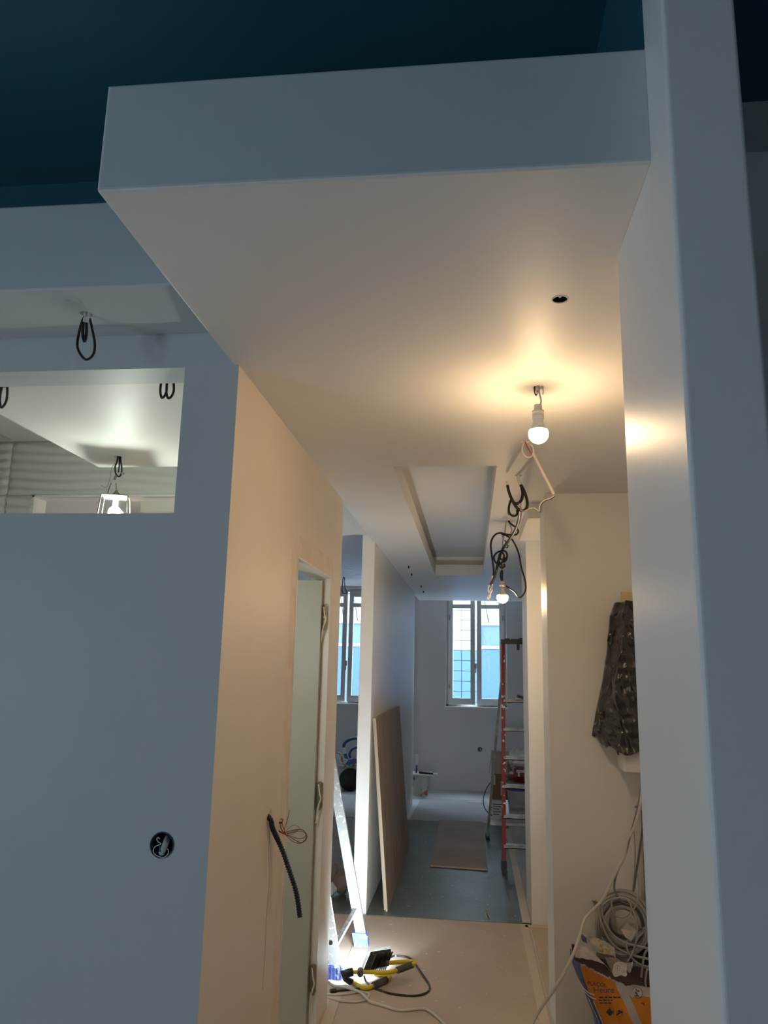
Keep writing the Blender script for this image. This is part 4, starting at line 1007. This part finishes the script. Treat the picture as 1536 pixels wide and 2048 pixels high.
flap([(240, 470), (350, 400), (440, 455), (560, 555), (700, 690), (800, 790)], [(225, 570), (350, 590), (450, 610), (560, 640), (690, 690), (800, 800)], 3.362, 3.352, WHITEP, 'torn_flap')
flap([(820, 690), (900, 650), (1000, 655), (1030, 690), (1020, 760)], [(800, 800), (840, 870), (930, 860), (1000, 870), (1030, 840)], 3.345, 3.345, M('paper_clean', (.68, .63, .57), .6), 'torn_flap')
flap([(980, 640), (1040, 650), (1100, 655), (1130, 640)], [(1030, 780), (1050, 800), (1075, 800), (1110, 720)], 3.36, 3.365, WHITEP, 'torn_flap')
flap([(850, 590), (900, 610), (960, 640), (1010, 690)], [(690, 560), (720, 640), (760, 720), (800, 790)], 3.43, 3.37, M('flap_brown', (.30, .24, .21), .7), 'torn_flap')
# lettering and marks on the bag
def text(body, px, Y, size, mat, rot=0, skew=0, name='lettering', ry=0):
    cu = bpy.data.curves.new('txt', 'FONT'); cu.body = body; cu.size = size; cu.extrude = .0004; cu.offset = size*.012
    o = bpy.data.objects.new('txt', cu); C.objects.link(o)
    me = bpy.data.meshes.new_from_object(o.evaluated_get(bpy.context.evaluated_depsgraph_get()))
    bpy.data.objects.remove(o)
    p = onY(*px, Y)
    Rm = Matrix.Translation(p) @ Matrix.Rotation(ry, 4, 'Z') @ Matrix.Rotation(math.pi/2, 4, 'X') @ Matrix.Rotation(rot, 4, 'Z')
    me.transform(Rm); me.transform(Matrix.Translation(-Vector(bag['_w'])))
    me.materials.clear(); me.materials.append(mat)
    q = bpy.data.objects.new(name, me); C.objects.link(q); q.parent = bag; return q
def bpx(x, y): return (1120+x/7.68, 1840+y/7.68)
text('PLACOL', bpx(425, 1000), 3.334, .0195, INK, -.04)
text('Heure', bpx(515, 1118), 3.334, .031, M('ink_grey', (.10, .11, .18), .5), .06)
for k, (xa, xb, yy) in enumerate(((595, 925, 1195), (595, 805, 1240), (605, 795, 1282))):
    x = xa
    while x < xb-20:
        wd = rnd.uniform(30, 75); a, c_ = onY(*bpx(x, yy), 3.338), onY(*bpx(min(x+wd, xb), yy-14), 3.338)
        MB().box((a.x, 3.3375, a.z), (c_.x, 3.3385, c_.z)).build('small_print', INK, bag)
        x += wd+14
a = onY(*bpx(765, 1415), 3.338)
MB().add([(a.x-.014, 3.337, a.z), (a.x, 3.337, a.z-.014), (a.x+.014, 3.337, a.z), (a.x, 3.337, a.z+.014), (a.x-.014, 3.339, a.z), (a.x, 3.339, a.z-.014), (a.x+.014, 3.339, a.z), (a.x, 3.339, a.z+.014)], BF).build('pictogram', INK, bag)
MB().tube(pxs([(870, 1460), (925, 1415)], 3.338, *O9), .0028, 6).tube(pxs([(895, 1395), (955, 1420)], 3.338, *O9), .004, 6).build('pictogram', INK, bag)
for xx in (825, 965): MB().tube(pxs([(xx, 1370), (xx, 1465)], 3.338, *O9), .0009, 5).build('rule_line', INK, bag)
# round emblem on the side face
a = onY(*bpx(1175, 1095), 3.405)
MB().lathe([(.021, -.001), (.021, .001)], (a.x, 3.395, a.z), 24, 'Y').build('emblem', M('emblem_white', (.66, .66, .64), .5), bag)
MB().lathe([(.0205, -.0022), (.0188, -.0022)], (a.x, 3.395, a.z), 24, 'Y', cap=False).build('emblem_ring', INK, bag)
MB().tube([(a.x-.008, 3.392, a.z+.001), (a.x-.001, 3.392, a.z-.003), (a.x-.001, 3.392, a.z-.012)], .0022, 6).tube([(a.x-.009, 3.392, a.z-.012), (a.x+.007, 3.392, a.z-.012)], .0016, 6).build('emblem_mark', INK, bag)
MB().tube([(a.x-.004, 3.392, a.z+.012), (a.x+.003, 3.392, a.z+.004), (a.x+.009, 3.392, a.z+.008)], .0025, 6).build('emblem_mark', INKR, bag)
text('ure', bpx(1300, 1480), 3.40, .036, INK, math.pi/2, ry=.25)
# emblem on the clean flap
a = onY(*bpx(880, 735), 3.332)
MB().lathe([(.010, -.001), (.0088, -.001)], (a.x, 3.332, a.z), 20, 'Y', cap=False).build('emblem_ring', M('ink_soft', (.18, .17, .18), .5), bag)
MB().tube([(a.x+.001, 3.332, a.z+.005), (a.x-.001, 3.332, a.z-.003), (a.x+.003, 3.332, a.z-.004)], .001, 5).build('emblem_mark', INK, bag)
# white bands on the blue edge
def onbag(u, v): p = bagf(u, v); return Vector((p[0]-.001, p[1]-.0025, p[2]))
for dv in (0, .03):
    MB().tube([onbag(.045+.012*k, .80-.004*k-dv) for k in range(9)], .0017, 6).build('white_band', PLASTW, bag)
    MB().tube([onbag(.115-dv*.9, .72-.025*k) for k in range(9)], .0017, 6).build('white_band', PLASTW, bag)
p = onY(1146, 1895, 3.40)
tag(MB().tube([(p.x, 3.40, p.z+.012), (p.x+.002, 3.40, p.z-.01)], .006, 8).build('broken_clip', M('dark_brown', (.05, .015, .01), .5), None, (p.x, 3.4, p.z)), 'small dark clip on the pale loose cable above the bag', 'clip')

# ================================================================== FAR ROOM
# pile right of the red stepladder
b = MB().box((.215, 8.80, .0), (.375, 9.10, .185)); o = b.build('white_carton', CARTON, None, (.39, 8.95, 0)); tag(o, 'white carton at the bottom of the pile behind the red stepladder', 'carton')
for k in range(4): MB().box((.235, 8.797, .05+.028*k), (.30+.02*(k % 2), 8.80, .058+.028*k)).build('printed_line', INK, o)
MB().box((.235, 8.797, .155), (.36, 8.80, .163)).build('printed_line', INK, o)
o = MB().box((.225, 8.94, .186), (.50, 9.09, .455)).build('cardboard_box', CARDBOX, None, (.36, 8.95, .186)); tag(o, 'brown cardboard box stacked on the white carton', 'box')
MB().box((.245, 8.936, .34), (.265, 8.94, .445)).box((.325, 8.936, .23), (.337, 8.94, .38)).build('torn_paper', CARTON, o)
o = MB().box((.225, 8.95, .457), (.42, 9.08, .70)).build('cardboard_box', CARDPALE, None, (.32, 9.0, .457)); tag(o, 'pale cardboard box topping the pile behind the red stepladder', 'box')
MB().add([(.195, 8.88, .47), (.225, 8.90, .69), (.225, 8.94, .69), (.195, 8.94, .47), (.20, 8.88, .462), (.232, 8.90, .69), (.232, 8.94, .69), (.20, 8.94, .462)], BF).build('box_flap', CARDPALE, o)
bk = thing('grey_bucket', 'grey plastic bucket with a dark blue lid behind the ladder', 'bucket', (.50, 8.62, .003))
MB().lathe([(.095, .006), (.118, .33), (.122, .335), (.122, .35), (.116, .35)], (.50, 8.62, 0), 28).build('body', BUCKG, bk)
MB().lathe([(.126, .345), (.128, .38), (.118, .385), (.10, .378), (.01, .378)], (.50, 8.62, 0), 28).build('lid', BUCKB, bk)
MB().tube(smooth([(.39, 8.55, .345), (.43, 8.505, .28), (.53, 8.49, .22), (.61, 8.57, .34)], 5), .003, 6).build('handle', GALV, bk)
o = MB().box((.37, 8.54, .386), (.80, 8.92, .41)).build('wooden_board', CARDPALE, None, (.6, 8.7, .386)); tag(o, 'narrow board laid over the grey bucket', 'board')
def blob(cx, cy, cz, rx, ry, rz, seed, amp=.3, n=24):
    def fn(u, v):
        a = 2*math.pi*u; t_ = math.pi*v
        x, y, z = math.sin(t_)*math.cos(a), math.sin(t_)*math.sin(a), -math.cos(t_)
        d = 1+amp*noise.noise((x*1.7+seed, y*1.7, z*1.7))+amp*.4*noise.noise((x*4+seed, y*4, z*4))
        return (cx+rx*x*d, cy+ry*y*d, max(cz-rz+.001, cz+rz*z*d))
    return MB().grid(fn, n, n//2)
o = blob(.535, 8.68, .495, .125, .10, .085, 2).build('red_sack', REDBAG, None, (.545, 8.68, .41), fix=False); tag(o, 'dark red sack lying on the board over the bucket', 'sack')
MB().box((.48, 8.575, .525), (.56, 8.60, .55)).box((.495, 8.57, .485), (.515, 8.60, .525)).build('print', CARTON, o)
o = blob(.525, 8.86, .605, .11, .06, .145, 9, .4).build('white_plastic_bag', WBAG, None, (.525, 8.86, .46), fix=False); tag(o, 'crumpled white plastic bag behind the red sack', 'plastic bag')
o = blob(.40, 8.78, .50, .035, .04, .09, 5, .35).build('grey_plastic_bag', M('grey_film', (.30, .28, .26), .4, bump=.4), None, (.40, 8.78, .41), fix=False); tag(o, 'limp grey bag between pale box and red sack', 'plastic bag')
cable('black_hose', 'thin black hose bowing out from the pile behind the ladder', 'hose', [onY(984, 1562, 8.8), onY(974, 1575, 8.75), onY(967, 1595, 8.7), onY(968, 1612, 8.68), onY(976, 1625, 8.66), onY(984, 1631, 8.66)], .0045, BLACK)
# bucket by the partition end
bk = thing('paint_bucket', 'red and white paint bucket under a tool tray past the partition', 'bucket', (-.645, 10.18, 0))
MB().lathe([(.098, 0), (.108, .22), (.112, .225), (.112, .24), (.108, .24)], (-.645, 10.18, 0), 28).build('body', BUCKR, bk)
MB().lathe([(.116, .236), (.118, .252), (.11, .256), (.01, .256)], (-.645, 10.18, 0), 28).build('lid', BUCKG, bk)
o = MB().box((-.80, 10.02, .257), (-.50, 10.30, .275)).build('tool_tray', CARTON, None, (-.65, 10.16, .257)); tag(o, 'flat pale tray lying on the paint bucket', 'tray')
t = thing('filling_knife', 'black-handled filling knife lying on the pale tray', 'tool', (-.5, 10.1, .275))
MB().tube(smooth([(-.66, 10.10, .288), (-.60, 10.08, .287), (-.52, 10.06, .285), (-.48, 10.05, .285)], 4), .013, 8).build('handle', BLACK, t)
MB().box((-.48, 10.02, .282), (-.42, 10.09, .286)).build('blade', GALV, t)
t = thing('paint_roller', 'small upright roller with white sleeve on the pale tray', 'roller', (-.70, 10.12, .275))
MB().tube([(-.70, 10.12, .275), (-.695, 10.12, .37)], .01, 8).build('handle', BLUEHOSE, t)
MB().tube([(-.692, 10.12, .39), (-.688, 10.12, .50)], .024, 12).build('sleeve', PLASTW, t)
# hose machine in the left room
hm = thing('hose_machine', 'black drum machine with blue hoses under the left room window', 'machine', (-1.6, 10.35, 0))
dc = onY(700, 1556, 10.25)
MB().lathe([(.02, -.13), (.130, -.128), (.142, -.11), (.142, .11), (.130, .128), (.02, .13)], (dc.x, 10.35, .145), 36, 'Y').build('drum', BLACK, hm)
O10 = (660, 1380, 6.4)
MB().tube(smooth(pxs([(205, 860), (185, 780), (178, 705), (225, 650), (300, 622), (370, 622), (440, 660), (470, 740)], 10.3, *O10), 6), .020, 10).build('hose', BLUEHOSE, hm)
MB().tube(smooth(pxs([(260, 870), (250, 820), (285, 760), (360, 732), (420, 760)], 10.3, *O10), 6), .016, 10).build('hose', BLUEHOSE, hm)
MB().tube(pxs([(178, 735), (190, 815)], 10.28, *O10), .022, 10).build('hose_cuff', PLASTW, hm)
MB().tube(pxs([(200, 845), (215, 895)], 10.28, *O10), .022, 10).build('hose_cuff', BLUEBODY, hm)
a, c_ = onY(660+195/6.4, 1380+945/6.4, 10.3), onY(660+390/6.4, 1380+880/6.4, 10.3)
MB().bar(a, c_, Vector((0, .06, 0)), Vector((0, 0, .035))).build('motor_body', BLUEBODY, hm)
MB().tube(pxs([(330, 880), (290, 985)], 10.25, *O10), .012, 8).build('lever', INKR, hm)
MB().box((dc.x-.16, 10.28, .27), (dc.x+.25, 10.42, .31)).build('frame', GALV, hm)
for L, mt2 in (([(80, 830), (110, 800), (140, 830), (130, 880), (100, 870), (110, 830)], PLASTW), ([(90, 860), (130, 920), (180, 930), (220, 900), (180, 885)], PLASTW), ([(85, 810), (125, 815), (150, 870), (170, 940), (230, 960)], ORWIRE), ([(160, 930), (210, 960), (240, 985)], PLASTW)):
    MB().tube(smooth(pxs(L, 10.24, *O10), 5), .010, 7).build('flex', mt2, hm)
# kraft bag on the left room floor
kb = thing('kraft_bag', 'small crumpled brown bag on the green film in the left room', 'paper bag', (-.95, 5.85, .004))
p = onZ(681, 1788, .004)
blob(p.x, p.y, .083, .065, .06, .075, 4, .35).build('body', KRAFT, kb, fix=False)
blob(p.x-.05, p.y, .14, .03, .03, .06, 6, .4).build('neck', KRAFT, kb, fix=False)
blob(p.x-.06, p.y-.06, .050, .04, .03, .045, 8, .3).build('white_wrap', WHITEP, kb, fix=False)
for o in list(bpy.data.objects):
    if '_w' in o: del o['_w']
